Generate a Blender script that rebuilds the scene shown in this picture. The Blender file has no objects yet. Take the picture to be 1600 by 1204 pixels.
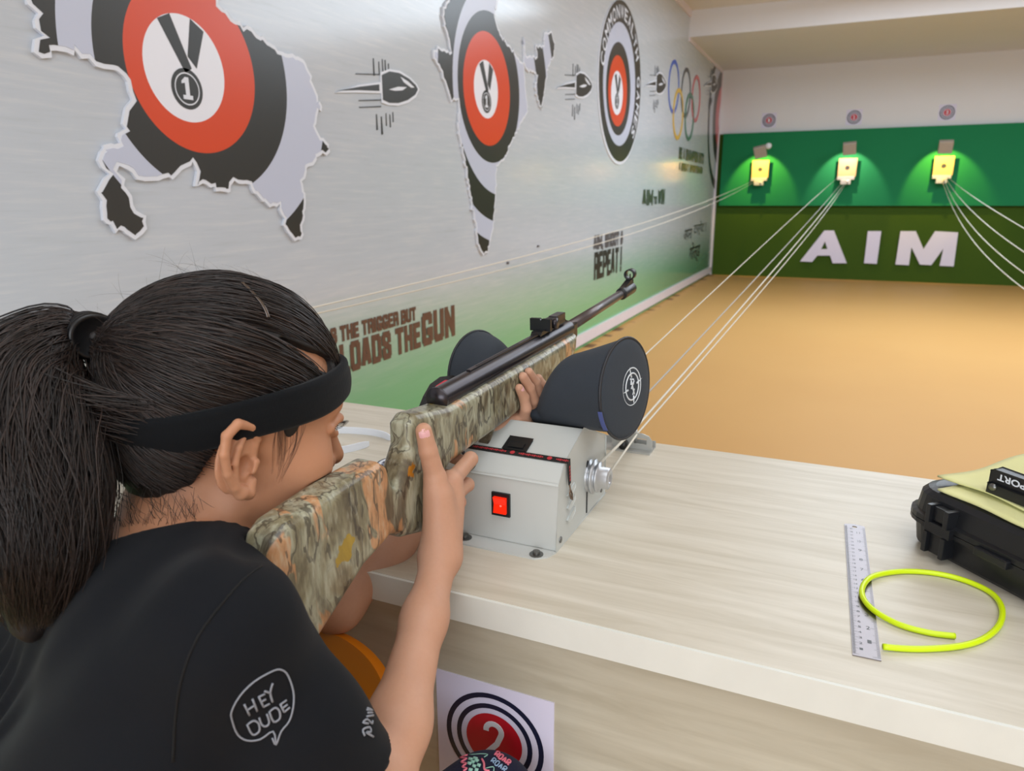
import bpy, bmesh, math, random
import numpy as np
from mathutils import Matrix, Vector
from mathutils.geometry import tessellate_polygon
random.seed(7); RNG = np.random.default_rng(7)
SC = bpy.context.scene; COL = SC.collection

# ------------------------------------------------------------------ camera
CAM = np.array([0.0, 0.0, 1.17])
F_PX, CX, CY = 1132.0, 800.0, 602.0
R_W = np.array([[0.9123878, 0.09894555, -0.39718796],      # rows: world x, y, z in the camera's right/down/forward axes
                [0.40930052, -0.23154715, 0.88252989],
                [-0.00464534, -0.96777874, -0.25175926]])
cd = bpy.data.cameras.new('camera'); cam = bpy.data.objects.new('camera', cd); COL.objects.link(cam)
_m = Matrix.Identity(4)
for r in range(3):
    _m[r][0] = R_W[r][0]; _m[r][1] = -R_W[r][1]; _m[r][2] = -R_W[r][2]; _m[r][3] = CAM[r]
cam.matrix_world = _m
cd.sensor_width = 36.0; cd.lens = F_PX * 36.0 / 1600.0; cd.clip_start = 0.02; cd.clip_end = 60
cd.dof.use_dof = True; cd.dof.focus_distance = 0.85; cd.dof.aperture_fstop = 9.0
SC.camera = cam

# ------------------------------------------------------------------ light
SC.view_settings.view_transform = 'Standard'; SC.view_settings.look = 'None'
SC.view_settings.gamma = 1.0; SC.view_settings.use_curve_mapping = False
SC.view_settings.exposure = -0.08
w = bpy.data.worlds.new('world'); SC.world = w; w.use_nodes = True
w.node_tree.nodes['Background'].inputs[0].default_value = (0.9, 0.95, 1.0, 1); w.node_tree.nodes['Background'].inputs[1].default_value = 0.25
def area(name, loc, size, power, color=(1, 1, 1), rot=(0, 0, 0)):
    l = bpy.data.lights.new(name, 'AREA'); l.shape = 'RECTANGLE'; l.size, l.size_y = size; l.energy = power; l.color = color
    o = bpy.data.objects.new(name, l); o.location = loc; o.rotation_euler = rot; COL.objects.link(o); o['kind'] = 'helper'; return o
LIGHTS = [
    ('ceiling_light', (1.0, 0.0, 3.12), (2.6, 1.6), 42, (0.85, 0.925, 1.0), (0, 0, 0)),
    ('ceiling_light', (1.2, 3.6, 3.12), (3.0, 1.6), 66, (0.83, 0.915, 1.0), (0, 0, 0)),
    ('ceiling_light', (1.6, 6.9, 3.12), (4.0, 2.4), 225, (0.75, 0.875, 1.0), (0, 0, 0)),
    ('window_light', (0.9, -3.9, 1.6), (4.6, 2.2), 158, (0.85, 0.925, 1.0), (math.radians(90), 0, 0)),
]
for a in LIGHTS: area(*a)

# ------------------------------------------------------------------ helpers
def lin(c):
    return tuple(((v / 255) / 12.92 if v / 255 <= 0.04045 else (((v / 255) + 0.055) / 1.055) ** 2.4) for v in c)
def rgba(c): return lin(c) + (1.0,)
def ray(u, v): return R_W @ np.array([u - CX, v - CY, F_PX])
def on_plane(u, v, axis, val):
    r = ray(u, v); return CAM + r * ((val - CAM[axis]) / r[axis])
def at(u, v, depth): return CAM + ray(u, v) * (depth / F_PX)
XW, YB = -1.8254, 11.505
def wall_yz(u, v):
    p = on_plane(u, v, 0, XW); return (p[1], p[2])

ROOT = {}
def tag(o, label=None, cat=None, group=None, kind=None):
    if label: o['label'] = label
    if cat: o['category'] = cat
    if group: o['group'] = group
    if kind: o['kind'] = kind
    return o
def thing(name, label, cat, loc=(0, 0, 0), group=None, mat=None):
    o = bpy.data.objects.new(name, None); COL.objects.link(o); o.empty_display_size = 0.05
    M = mat if mat is not None else Matrix.Translation(Vector([float(x) for x in loc]))
    o.matrix_world = M; ROOT[o.name] = M.copy()
    return tag(o, label, cat, group)
def root_matrix(o):
    while o.parent: o = o.parent
    return ROOT.get(o.name, Matrix.Identity(4))
def link(name, me, parent=None, label=None):
    o = bpy.data.objects.new(name, me); COL.objects.link(o)
    if parent is not None: o.parent = parent
    if label: o['label'] = label
    return o
def np_mesh(name, V, Fc, mat, parent=None, smooth=True, label=None, attrs=None):
    V = np.asarray(V, float)
    if parent is not None:
        Mi = np.array(root_matrix(parent).inverted()); V = V @ Mi[:3, :3].T + Mi[:3, 3]
    me = bpy.data.meshes.new(name)
    if isinstance(Fc, np.ndarray):
        n = len(Fc); k = Fc.shape[1]
        me.vertices.add(len(V)); me.vertices.foreach_set('co', V.astype(np.float32).ravel())
        me.loops.add(n * k); me.loops.foreach_set('vertex_index', Fc.astype(np.int32).ravel())
        me.polygons.add(n); me.polygons.foreach_set('loop_start', np.arange(0, n * k, k, dtype=np.int32))
        me.polygons.foreach_set('loop_total', np.full(n, k, np.int32))
        me.update(calc_edges=True)
    else:
        me.from_pydata([tuple(v) for v in V], [], [list(f) for f in Fc]); me.update()
    me.polygons.foreach_set('use_smooth', np.full(len(me.polygons), bool(smooth)))
    if attrs:
        for an, vals in attrs.items():
            a = me.attributes.new(an, 'FLOAT', 'POINT'); a.data.foreach_set('value', np.asarray(vals, np.float32))
    if mat is not None: me.materials.append(mat)
    return link(name, me, parent, label)

class MB:
    def __init__(s): s.v = []; s.f = []; s.sm = []
    def add(s, vs, fs, smooth=False):
        b = len(s.v); s.v += [tuple(float(c) for c in v) for v in vs]; s.f += [[b + i for i in f] for f in fs]; s.sm += [smooth] * len(fs); return s
    def box(s, lo, hi, M=None):
        x0, y0, z0 = lo; x1, y1, z1 = hi
        vs = [(x0, y0, z0), (x1, y0, z0), (x1, y1, z0), (x0, y1, z0), (x0, y0, z1), (x1, y0, z1), (x1, y1, z1), (x0, y1, z1)]
        if M is not None: vs = [M @ Vector(v) for v in vs]
        return s.add(vs, [(3, 2, 1, 0), (4, 5, 6, 7), (0, 1, 5, 4), (1, 2, 6, 5), (2, 3, 7, 6), (3, 0, 4, 7)])
    def prism(s, poly, fr, h0, h1, hole=None):            # poly in 2-D, fr(a, b, h) -> world
        loops = [list(poly)] + ([list(hole)] if hole else [])
        tri = tessellate_polygon([[Vector((a, b, 0)) for a, b in l] for l in loops])
        flat = [p for l in loops for p in l]; n = len(flat)
        vs = [fr(a, b, h0) for a, b in flat] + [fr(a, b, h1) for a, b in flat]
        fs = [tuple(t) for t in tri] + [tuple(i + n for i in t)[::-1] for t in tri]; o = 0
        for l in loops:
            m = len(l); fs += [(o + i, o + (i + 1) % m, o + (i + 1) % m + n, o + i + n) for i in range(m)]; o += m
        return s.add(vs, fs)
    def tube(s, path, r, n=8, cap=True, flat=None):
        P = [Vector([float(c) for c in p]) for p in path]; R = r if hasattr(r, '__len__') else [r] * len(P)
        vs = []; up = None
        for i, p in enumerate(P):
            t = (P[min(i + 1, len(P) - 1)] - P[max(i - 1, 0)]).normalized()
            if up is None:
                up = Vector((0, 0, 1)) if abs(t.z) < 0.9 else Vector((1, 0, 0))
            a = (up - t * up.dot(t)).normalized(); up = a; b = t.cross(a)
            for k in range(n):
                th = 2 * math.pi * k / n
                vs.append(p + a * (math.cos(th) * R[i] * (flat or 1)) + b * (math.sin(th) * R[i]))
        fs = []
        for i in range(len(P) - 1):
            for k in range(n):
                fs.append((i * n + k, i * n + (k + 1) % n, (i + 1) * n + (k + 1) % n, (i + 1) * n + k))
        if cap: fs += [tuple(range(n))[::-1], tuple((len(P) - 1) * n + k for k in range(n))]
        return s.add(vs, fs, True)
    def lathe(s, prof, org, axis, n=24, smooth=True, a0=0, a1=2 * math.pi):   # prof: (radius, along)
        ax = Vector(axis).normalized(); u = Vector((0, 0, 1)) if abs(ax.z) < 0.9 else Vector((1, 0, 0))
        u = (u - ax * u.dot(ax)).normalized(); w_ = ax.cross(u); o = Vector([float(c) for c in org])
        full = abs(a1 - a0 - 2 * math.pi) < 1e-6; m = n if full else n + 1
        vs = []
        for (r, h) in prof:
            for k in range(m):
                th = a0 + (a1 - a0) * k / n
                vs.append(o + ax * h + u * (math.cos(th) * r) + w_ * (math.sin(th) * r))
        fs = []
        for i in range(len(prof) - 1):
            for k in range(m if full else n):
                fs.append((i * m + k, i * m + (k + 1) % m, (i + 1) * m + (k + 1) % m, (i + 1) * m + k))
        return s.add(vs, fs, smooth)
    def build(s, name, mat, parent=None, label=None, bevel=0, auto=None):
        V = np.array(s.v, float)
        if parent is not None:
            Mi = np.array(root_matrix(parent).inverted()); V = V @ Mi[:3, :3].T + Mi[:3, 3]
        me = bpy.data.meshes.new(name); me.from_pydata([tuple(v) for v in V], [], s.f); me.update()
        me.polygons.foreach_set('use_smooth', np.array(s.sm, bool))
        bm = bmesh.new(); bm.from_mesh(me); bmesh.ops.remove_doubles(bm, verts=bm.verts, dist=1e-6)
        if bevel:
            es = [e for e in bm.edges if len(e.link_faces) == 2 and e.calc_face_angle(0) > 0.5]
            bmesh.ops.bevel(bm, geom=es, offset=bevel, segments=2, affect='EDGES', profile=0.6)
        bmesh.ops.recalc_face_normals(bm, faces=bm.faces)
        bm.to_mesh(me); bm.free()
        me.materials.append(mat)
        return link(name, me, parent, label)

def box_obj(name, lo, hi, mat, parent=None, bevel=0, label=None, M=None):
    return MB().box(lo, hi, M).build(name, mat, parent, label, bevel)
def place_frame(o, d, u):            # matrix with local y along d, z near u
    d = Vector(d).normalized(); x = d.cross(Vector(u)).normalized(); z = x.cross(d)
    M = Matrix.Identity(4)
    for i in range(3): M[i][0] = x[i]; M[i][1] = d[i]; M[i][2] = z[i]; M[i][3] = float(o[i])
    return M
DG = None
def text_poly(body, bold=0.0, res=3):
    cu = bpy.data.curves.new('lettering', 'FONT'); cu.body = body; cu.size = 1; cu.offset = bold; cu.resolution_u = res
    o = bpy.data.objects.new('lettering', cu); COL.objects.link(o)
    bpy.context.view_layer.update(); dg = bpy.context.evaluated_depsgraph_get()
    me = bpy.data.meshes.new_from_object(o.evaluated_get(dg))
    V = np.empty(len(me.vertices) * 3); me.vertices.foreach_get('co', V); V = V.reshape(-1, 3)
    Fs = [tuple(p.vertices) for p in me.polygons]
    bpy.data.objects.remove(o); bpy.data.curves.remove(cu); bpy.data.meshes.remove(me)
    return V[:, :2], Fs
def text_obj(name, body, fr, box, mat, parent=None, bold=0.02, label=None):
    """fr(a, b) -> world; the lettering fills box = (a0, b0, a1, b1)"""
    V, Fs = text_poly(body, bold)
    lo, hi = V.min(0), V.max(0); a0, b0, a1, b1 = box
    W = [fr(a0 + (v[0] - lo[0]) / (hi[0] - lo[0]) * (a1 - a0), b0 + (v[1] - lo[1]) / (hi[1] - lo[1]) * (b1 - b0)) for v in V]
    return np_mesh(name, W, Fs, mat, parent, smooth=False, label=label)
def letters_obj(name, body, fr, box, mat, parent, bold=0.02):
    """the same, each connected letter a part of its own"""
    V, Fs = text_poly(body, bold); lo, hi = V.min(0), V.max(0); a0, b0, a1, b1 = box
    par = list(range(len(V)))
    def find(i):
        while par[i] != i: par[i] = par[par[i]]; i = par[i]
        return i
    for f in Fs:
        for k in f[1:]: par[find(k)] = find(f[0])
    isl = {}
    for f in Fs: isl.setdefault(find(f[0]), []).append(f)
    boxes = []
    for fs in isl.values():                                # dots and bars over one another belong to one letter
        ids = sorted({i for f in fs for i in f}); x0, x1 = V[ids, 0].min(), V[ids, 0].max(); c = (x0 + x1) / 2
        for b in boxes:
            if b[0] - 0.01 <= c <= b[1] + 0.01: b[2] += fs; b[0] = min(b[0], x0); b[1] = max(b[1], x1); break
        else: boxes.append([x0, x1, list(fs)])
    for _, _, fs in boxes:
        ids = sorted({i for f in fs for i in f}); rm = {i: k for k, i in enumerate(ids)}
        W = [fr(a0 + (V[i, 0] - lo[0]) / (hi[0] - lo[0]) * (a1 - a0), b0 + (V[i, 1] - lo[1]) / (hi[1] - lo[1]) * (b1 - b0)) for i in ids]
        np_mesh(name, W, [tuple(rm[i] for i in f) for f in fs], mat, parent, smooth=False)

# heavy condensed lettering, every stroke a bar
GLYPH = {'A': (1, [[(0, 0), (.36, 1)], [(1, 0), (.64, 1)], [(.36, 1), (.64, 1)], [(.2, .26), (.8, .26)]]), 'B': (1, [[(0, 0), (0, 1)], [(0, 1), (.8, 1), (1, .9), (1, .62), (.85, .52), (0, .52)], [(.85, .52), (1, .42), (1, .1), (.8, 0), (0, 0)]]),
    'C': (1, [[(1, .7), (1, .88), (.82, 1), (.18, 1), (0, .88), (0, .12), (.18, 0), (.82, 0), (1, .12), (1, .34)]]), 'D': (1, [[(0, 0), (0, 1), (.78, 1), (1, .86), (1, .14), (.78, 0), (0, 0)]]), 'E': (.85, [[(1, 1), (0, 1), (0, 0), (1, 0)], [(0, .52), (.85, .52)]]),
    'G': (1, [[(1, .80), (1, .9), (.82, 1), (.18, 1), (0, .88), (0, .12), (.18, 0), (.82, 0), (1, .12), (1, .40), (.66, .40)]]), 'H': (1, [[(0, 0), (0, 1)], [(1, 0), (1, 1)], [(0, .52), (1, .52)]]), 'I': (.0, [[(.5, 0), (.5, 1)]]), 'K': (1, [[(0, 0), (0, 1)], [(1, 1), (.1, .5), (1, 0)]]),
    'L': (.8, [[(0, 1), (0, 0), (1, 0)]]), 'M': (1.5, [[(0, 0), (0, 1), (.5, .2), (1, 1), (1, 0)]]), 'N': (1.05, [[(0, 0), (0, 1), (1, 0), (1, 1)]]), 'O': (1, [[(.18, 0), (0, .12), (0, .88), (.18, 1), (.82, 1), (1, .88), (1, .12), (.82, 0), (.18, 0)]]),
    'P': (1, [[(0, 0), (0, 1), (.8, 1), (1, .9), (1, .54), (.8, .44), (0, .44)]]), 'R': (1, [[(0, 0), (0, 1), (.8, 1), (1, .9), (1, .58), (.8, .48), (0, .48)], [(.6, .48), (1, .38), (1, 0)]]), 'S': (1, [[(1, .72), (1, .88), (.82, 1), (.18, 1), (0, .88), (0, .66), (1, .36), (1, .12), (.82, 0), (.18, 0), (0, .12), (0, .3)]]),
    'T': (.95, [[(0, 1), (1, 1)], [(.5, 1), (.5, 0)]]), 'U': (1, [[(0, 1), (0, .12), (.18, 0), (.82, 0), (1, .12), (1, 1)]]), 'W': (1.7, [[(0, 1), (.25, 0), (.5, .9), (.75, 0), (1, 1)]]), ',': (.0, [[(.5, .04), (.3, -.14)]]), '!': (.0, [[(.5, 1), (.5, .3)], [(.5, .0), (.5, .02)]]),
    '&': (1.1, [[(1, 0), (.2, .75), (.3, 1), (.7, 1), (.75, .75), (.05, .3), (.1, 0), (.6, 0), (1, .4)]])}
def block_letters(name, body, fr, box, mat, parent, weight=0.34, h1=0.0008):
    a0, b0, a1, b1 = box; gap, space = 0.60, 0.70
    x, lay = 0.0, []
    for ch in body:
        if ch == ' ': x += space; continue
        w_, st = GLYPH[ch]; lay.append((x, w_, st)); x += w_ + gap + weight * 0.3
    sx_ = (a1 - a0) / (x - gap); hw_ = weight * sx_ * 0.62; H = b1 - b0 - 2 * hw_
    for x_, w_, st in lay:
        mb = MB(); lv = 0
        for ln in st:
            P = [np.array([a0 + hw_ * 0.9 + (x_ + px_ * w_) * sx_, b0 + hw_ + py_ * H]) for px_, py_ in ln]
            for p, q in zip(P[:-1], P[1:]):
                t = (q - p) / (np.linalg.norm(q - p) + 1e-9); n = np.array([-t[1], t[0]]) * hw_; e = t * hw_ * (0.98 if abs(t[0]) < 0.05 or abs(t[1]) < 0.05 else 0.45)
                lv += 1; mb.add([fr(*c_, 0.0012 + 0.00025 * lv) for c_ in (p - e + n, p - e - n, q + e - n, q + e + n)], [(0, 1, 2, 3)])
        mb.build(name, mat, parent)

# ------------------------------------------------------------------ materials
def new_mat(name):
    m = bpy.data.materials.new(name); m.use_nodes = True
    nt = m.node_tree; return m, nt, nt.nodes['Principled BSDF']
def N(nt, typ, **kw):
    n = nt.nodes.new(typ)
    for k, v in kw.items():
        if k.startswith('i_'):
            key = k[2:]; key = int(key) if key.isdigit() else key.replace('_', ' ')
            n.inputs[key].default_value = v
        else: setattr(n, k, v)
    return n
def ramp(nt, stops, interp='LINEAR'):
    n = nt.nodes.new('ShaderNodeValToRGB'); n.color_ramp.interpolation = interp
    cr = n.color_ramp
    while len(cr.elements) < len(stops): cr.elements.new(0.5)
    for e, (p, c) in zip(cr.elements, stops): e.position = p; e.color = c if len(c) == 4 else tuple(c) + (1,)
    return n
def mix(nt, fac, a, b, typ='MIX'):
    n = nt.nodes.new('ShaderNodeMix'); n.data_type = 'RGBA'; n.blend_type = typ
    for key, v in ((0, fac), (6, a), (7, b)):
        if hasattr(v, 'is_output'): nt.links.new(v, n.inputs[key])
        else: n.inputs[key].default_value = v
    return n.outputs[2]
def math_n(nt, op, a, b=None, clamp=False):
    n = nt.nodes.new('ShaderNodeMath'); n.operation = op; n.use_clamp = clamp
    for k, v in enumerate((a, b)):
        if v is None: continue
        if hasattr(v, 'is_output'): nt.links.new(v, n.inputs[k])
        else: n.inputs[k].default_value = v
    return n.outputs[0]
def coords(nt, kind='Object', scale=(1, 1, 1), rot=(0, 0, 0), loc=(0, 0, 0)):
    tc = nt.nodes.new('ShaderNodeTexCoord'); mp = nt.nodes.new('ShaderNodeMapping')
    mp.inputs['Scale'].default_value = scale; mp.inputs['Rotation'].default_value = rot; mp.inputs['Location'].default_value = loc
    nt.links.new(tc.outputs[kind], mp.inputs['Vector']); return mp.outputs[0]
def noise(nt, vec, scale, detail=3, rough=0.5, dist=0.0):
    n = N(nt, 'ShaderNodeTexNoise', i_Scale=scale, i_Detail=detail, i_Roughness=rough, i_Distortion=dist)
    nt.links.new(vec, n.inputs['Vector']); return n.outputs['Fac']
def bump(nt, b, h, strength=0.2, dist=0.002):
    n = N(nt, 'ShaderNodeBump', i_Strength=strength, i_Distance=dist); nt.links.new(h, n.inputs['Height']); nt.links.new(n.outputs[0], b.inputs['Normal'])
def plain(name, c, rough=0.5, metal=0.0, var=0.06, scale=20, bmp=0.0, bscale=200, spec=0.5, coat=0):
    m, nt, b = new_mat(name)
    v = coords(nt); f = noise(nt, v, scale, 3)
    lo = tuple(max(0, x * (1 - var)) for x in lin(c)) + (1,); hi = tuple(min(1, x * (1 + var)) for x in lin(c)) + (1,)
    nt.links.new(mix(nt, f, lo, hi), b.inputs['Base Color'])
    b.inputs['Roughness'].default_value = rough; b.inputs['Metallic'].default_value = metal
    b.inputs['Specular IOR Level'].default_value = spec; b.inputs['Coat Weight'].default_value = coat
    if bmp: bump(nt, b, noise(nt, v, bscale, 2), bmp)
    return m
def emit(name, c, s):
    m, nt, b = new_mat(name); b.inputs['Base Color'].default_value = rgba(c)
    b.inputs['Emission Color'].default_value = rgba(c); b.inputs['Emission Strength'].default_value = s; return m
MAT = {}
MAT['white_paint'] = plain('white_paint', (226, 226, 230), 0.55, var=0.02, scale=3)
MAT['ceiling'] = plain('ceiling_paint', (222, 218, 212), 0.7, var=0.02, scale=3)
MAT['trim'] = plain('trim_white', (232, 222, 230), 0.35, var=0.03)
MAT['black_print'] = plain('black_print', (46, 46, 44), 0.35, var=0.03)
MAT['white_print'] = plain('white_print', (226, 230, 240), 0.35, var=0.02)
MAT['brown_print'] = plain('brown_print', (98, 68, 58), 0.35, var=0.03)
MAT['grey_print'] = plain('grey_print', (92, 88, 92), 0.35, var=0.03)
MAT['dkgreen_print'] = plain('dark_green_print', (62, 74, 62), 0.35, var=0.03)
MAT['black_plastic'] = plain('black_plastic', (22, 23, 26), 0.38, var=0.1)
MAT['gunmetal'] = plain('blued_steel', (66, 62, 66), 0.3, 0.75, var=0.12, scale=40)
MAT['barrel'] = plain('barrel_steel', (98, 90, 90), 0.35, 0.7, var=0.12, scale=40)
MAT['alu'] = plain('aluminium', (196, 198, 202), 0.42, 0.9, var=0.05)
MAT['zinc'] = plain('zinc_plate', (182, 182, 178), 0.45, 0.6, var=0.06)
MAT['box_paint'] = plain('grey_white_powder_coat', (198, 200, 196), 0.45, var=0.02, scale=8, bmp=0.03, bscale=900)
MAT['screw'] = plain('screw_steel', (120, 120, 118), 0.35, 0.9)
MAT['navy'] = plain('navy_print', (22, 26, 52), 0.4, var=0.03)
MAT['red'] = plain('red_print', (190, 18, 40), 0.4, var=0.03)
MAT['sheet'] = plain('white_sheet', (222, 218, 240), 0.5, var=0.02)
MAT['cord'] = plain('white_cord', (226, 220, 206), 0.6, var=0.05)
MAT['orange'] = plain('orange_plastic', (226, 128, 12), 0.35, var=0.05, scale=6)
MAT['yellow_tube'] = plain('fluorescent_yellow_rubber', (214, 240, 10), 0.35, var=0.03)
MAT['white_plastic'] = plain('white_plastic', (236, 240, 248), 0.3, var=0.02)
# ------------------------------------------------------------------ setting
def mural_mat():
    m, nt, b = new_mat('mural_laminate')
    v = coords(nt); st = coords(nt, scale=(1, 1.6, 26))
    s = noise(nt, st, 2.2, 6, 0.65); cl = noise(nt, v, 0.7, 3)
    base = mix(nt, math_n(nt, 'MULTIPLY', cl, 0.9), rgba((188, 198, 205)), rgba((202, 205, 216)))
    streak = ramp(nt, [(0.50, (0, 0, 0)), (0.72, (1, 1, 1))]); nt.links.new(s, streak.inputs[0])
    base = mix(nt, math_n(nt, 'MULTIPLY', streak.outputs[0], 0.45), base, rgba((220, 221, 222)))
    dk = ramp(nt, [(0.26, (1, 1, 1)), (0.44, (0, 0, 0))]); nt.links.new(s, dk.inputs[0])
    base = mix(nt, math_n(nt, 'MULTIPLY', dk.outputs[0], 0.35), base, rgba((170, 178, 180)))
    sep = N(nt, 'ShaderNodeSeparateXYZ'); nt.links.new(v, sep.inputs[0])
    z = math_n(nt, 'ADD', sep.outputs[2], math_n(nt, 'MULTIPLY', math_n(nt, 'SUBTRACT', s, 0.5), 0.10))
    g = ramp(nt, [(0.10, (1, 1, 1)), (0.33, (0.86,) * 3), (0.52, (0.52,) * 3), (0.70, (0.16,) * 3), (0.80, (0, 0, 0))]); nt.links.new(z, g.inputs[0])
    far = ramp(nt, [(0.0, rgba((110, 184, 124))), (0.55, rgba((120, 186, 132))), (1.0, rgba((70, 120, 92)))])
    nt.links.new(math_n(nt, 'DIVIDE', sep.outputs[1], 11.5), far.inputs[0])
    nt.links.new(mix(nt, g.outputs[0], base, far.outputs[0]), b.inputs['Base Color'])
    b.inputs['Roughness'].default_value = 0.17; b.inputs['Specular IOR Level'].default_value = 0.45
    bump(nt, b, s, 0.02, 0.001)
    return m
def floor_mat():
    m, nt, b = new_mat('tan_floor')
    v = coords(nt); c = mix(nt, noise(nt, v, 0.9, 4), rgba((198, 150, 90)), rgba((206, 160, 98)))
    sep = N(nt, 'ShaderNodeSeparateXYZ'); nt.links.new(v, sep.inputs[0])
    near = ramp(nt, [(0.0, (1, 1, 1)), (0.07, (1, 1, 1)), (0.085, (0, 0, 0))])
    nt.links.new(math_n(nt, 'ADD', sep.outputs[0], -XW), near.inputs[0])
    sp = coords(nt, scale=(0.6, 2.4, 1)); sn = ramp(nt, [(0.54, (0, 0, 0)), (0.60, (1, 1, 1))]); nt.links.new(noise(nt, sp, 2.0, 2), sn.inputs[0])
    c = mix(nt, math_n(nt, 'MULTIPLY', near.outputs[0], sn.outputs[0]), c, rgba((128, 92, 60)))
    nt.links.new(c, b.inputs['Base Color']); b.inputs['Roughness'].default_value = 0.55; b.inputs['Specular IOR Level'].default_value = 0.3
    return m
def wood_mat(name, c0, c1, axis_scale, rough=0.4, figure=True):
    m, nt, b = new_mat(name)
    v = coords(nt, scale=axis_scale)
    a = noise(nt, v, 3.0, 6, 0.62, 0.6); f = noise(nt, v, 14.0, 3, 0.6)
    r = ramp(nt, [(0.30, rgba(c0)), (0.50, tuple((x + y) / 2 for x, y in zip(rgba(c0), rgba(c1)))), (0.66, rgba(c1))]); nt.links.new(a, r.inputs[0])
    c = mix(nt, math_n(nt, 'MULTIPLY', f, 0.22), r.outputs[0], rgba(tuple(x * 0.88 for x in c0)))
    nt.links.new(c, b.inputs['Base Color']); b.inputs['Roughness'].default_value = rough
    bump(nt, b, f, 0.04, 0.001); return m
def turf_mat():
    m, nt, b = new_mat('green_turf')
    v = coords(nt); f = noise(nt, v, 90, 4, 0.7); p = noise(nt, v, 1.3, 3)
    c = mix(nt, f, rgba((34, 62, 18)), rgba((80, 108, 40))); c = mix(nt, math_n(nt, 'MULTIPLY', p, 0.5), c, rgba((72, 92, 34)))
    nt.links.new(c, b.inputs['Base Color']); b.inputs['Roughness'].default_value = 0.9; b.inputs['Specular IOR Level'].default_value = 0.1
    bump(nt, b, f, 0.6, 0.01); return m
MAT['mural'] = mural_mat(); MAT['floor'] = floor_mat(); MAT['turf'] = turf_mat()
MAT['bench_top'] = wood_mat('bench_laminate', (222, 214, 198), (198, 188, 168), (1.3, 16, 1))
MAT['bench_front'] = wood_mat('bench_front_laminate', (204, 198, 180), (178, 170, 150), (1.1, 1, 12))
MAT['edge'] = plain('edge_band', (226, 226, 218), 0.4, var=0.05, scale=30)
MAT['green_board'] = plain('green_board', (30, 126, 80), 0.7, var=0.04, scale=3, spec=0.15)
CEIL = 3.19
def struct(name, mb, mat, parent=None):
    o = mb.build(name, mat, parent); o['kind'] = 'structure'; return o
struct('floor', MB().box((XW - 0.1, -4.2, -0.1), (5.6, YB + 0.1, 0)), MAT['floor'])
struct('wall_left', MB().box((XW - 0.1, -4.2, 0.0), (XW, YB + 0.1, CEIL)), MAT['mural'])
struct('wall_back', MB().box((XW, YB, 0.0), (5.6, YB + 0.1, CEIL)), MAT['white_paint'])
struct('wall_right', MB().box((5.5, -4.2, 0.0), (5.6, YB, CEIL)), MAT['white_paint'])
struct('wall_rear', MB().box((XW, -4.2, 0.0), (5.5, -4.1, CEIL)), MAT['white_paint'])
struct('ceiling', MB().box((XW - 0.1, -4.2, CEIL), (5.6, YB + 0.1, CEIL + 0.1)), MAT['ceiling'])
struct('trim_1', MB().box((XW, 9.0, 2.915), (5.5, YB, CEIL)), MAT['white_paint'])          # the ceiling beam
struct('trim_2', MB().box((XW, -4.1, CEIL - 0.07), (XW + 0.02, 9.0, CEIL)), MAT['trim'])
struct('trim_3', MB().box((XW, 9.0, 2.875), (XW + 0.012, YB, 2.915)), MAT['trim'])
struct('trim_4', MB().box((XW, YB - 0.035, 0.05), (XW + 0.02, YB, 2.875)), MAT['trim'])
struct('baseboard_left', MB().box((XW, 1.2, 0.035), (XW + 0.02, YB, 0.122)), MAT['trim'])

# ------------------------------------------------------------------ backstop
tf = thing('turf_backdrop', 'dark green artificial turf sheet covering the lower end wall under the green board', 'backdrop', (0, YB, 0))
MB().box((XW + 0.03, YB - 0.012, 0.0), (5.48, YB - 0.001, 1.06)).build('turf_sheet', MAT['turf'], tf)
MB().box((XW + 0.02, YB - 0.010, 1.06), (-1.72, YB - 0.001, 2.045)).build('turf_strip', MAT['turf'], tf)
gb = thing('backstop_board', 'bright green board behind the three lit targets on the end wall', 'board', (0, YB, 1.03))
MB().box((-1.745, YB - 0.075, 1.028), (5.5, YB - 0.012, 2.045)).build('board_face', MAT['green_board'], gb, bevel=0.004)
def bw(a, b, h=0.0): return (a, YB - 0.012 - h, b)
def bpx(u, v):
    p = on_plane(u, v, 1, YB - 0.03); return (p[0], p[2])
letters = [('wall_letter', 'A', [(1250, 408), (1288, 360), (1303, 360), (1323, 411), (1301, 411), (1297, 399), (1277, 399), (1269, 409)], [(1283, 389), (1293, 389), (1289, 377)]),
           ('wall_letter', 'I', [(1350, 411), (1356, 361), (1377, 361), (1370, 412)], None),
           ('wall_letter', 'M', [(1399, 413), (1407, 361), (1431, 361), (1443, 389), (1461, 361), (1497, 363), (1490, 416), (1468, 415), (1474, 388), (1455, 414), (1437, 413), (1424, 386), (1420, 414)], None)]
lab = {'A': 'white foam letter A, first of the word on the turf', 'I': 'white foam letter I, middle of the word on the turf', 'M': 'white foam letter M, last of the word on the turf'}
for nm, ch, pts, hole in letters:
    q = [bpx(*p) for p in pts]
    mb = MB().prism(q, bw, 0.0, 0.03, [bpx(*p) for p in hole] if hole else None)
    tag(mb.build(nm, MAT['sheet']), lab[ch], 'letter', 'foam letters on the turf')

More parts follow.
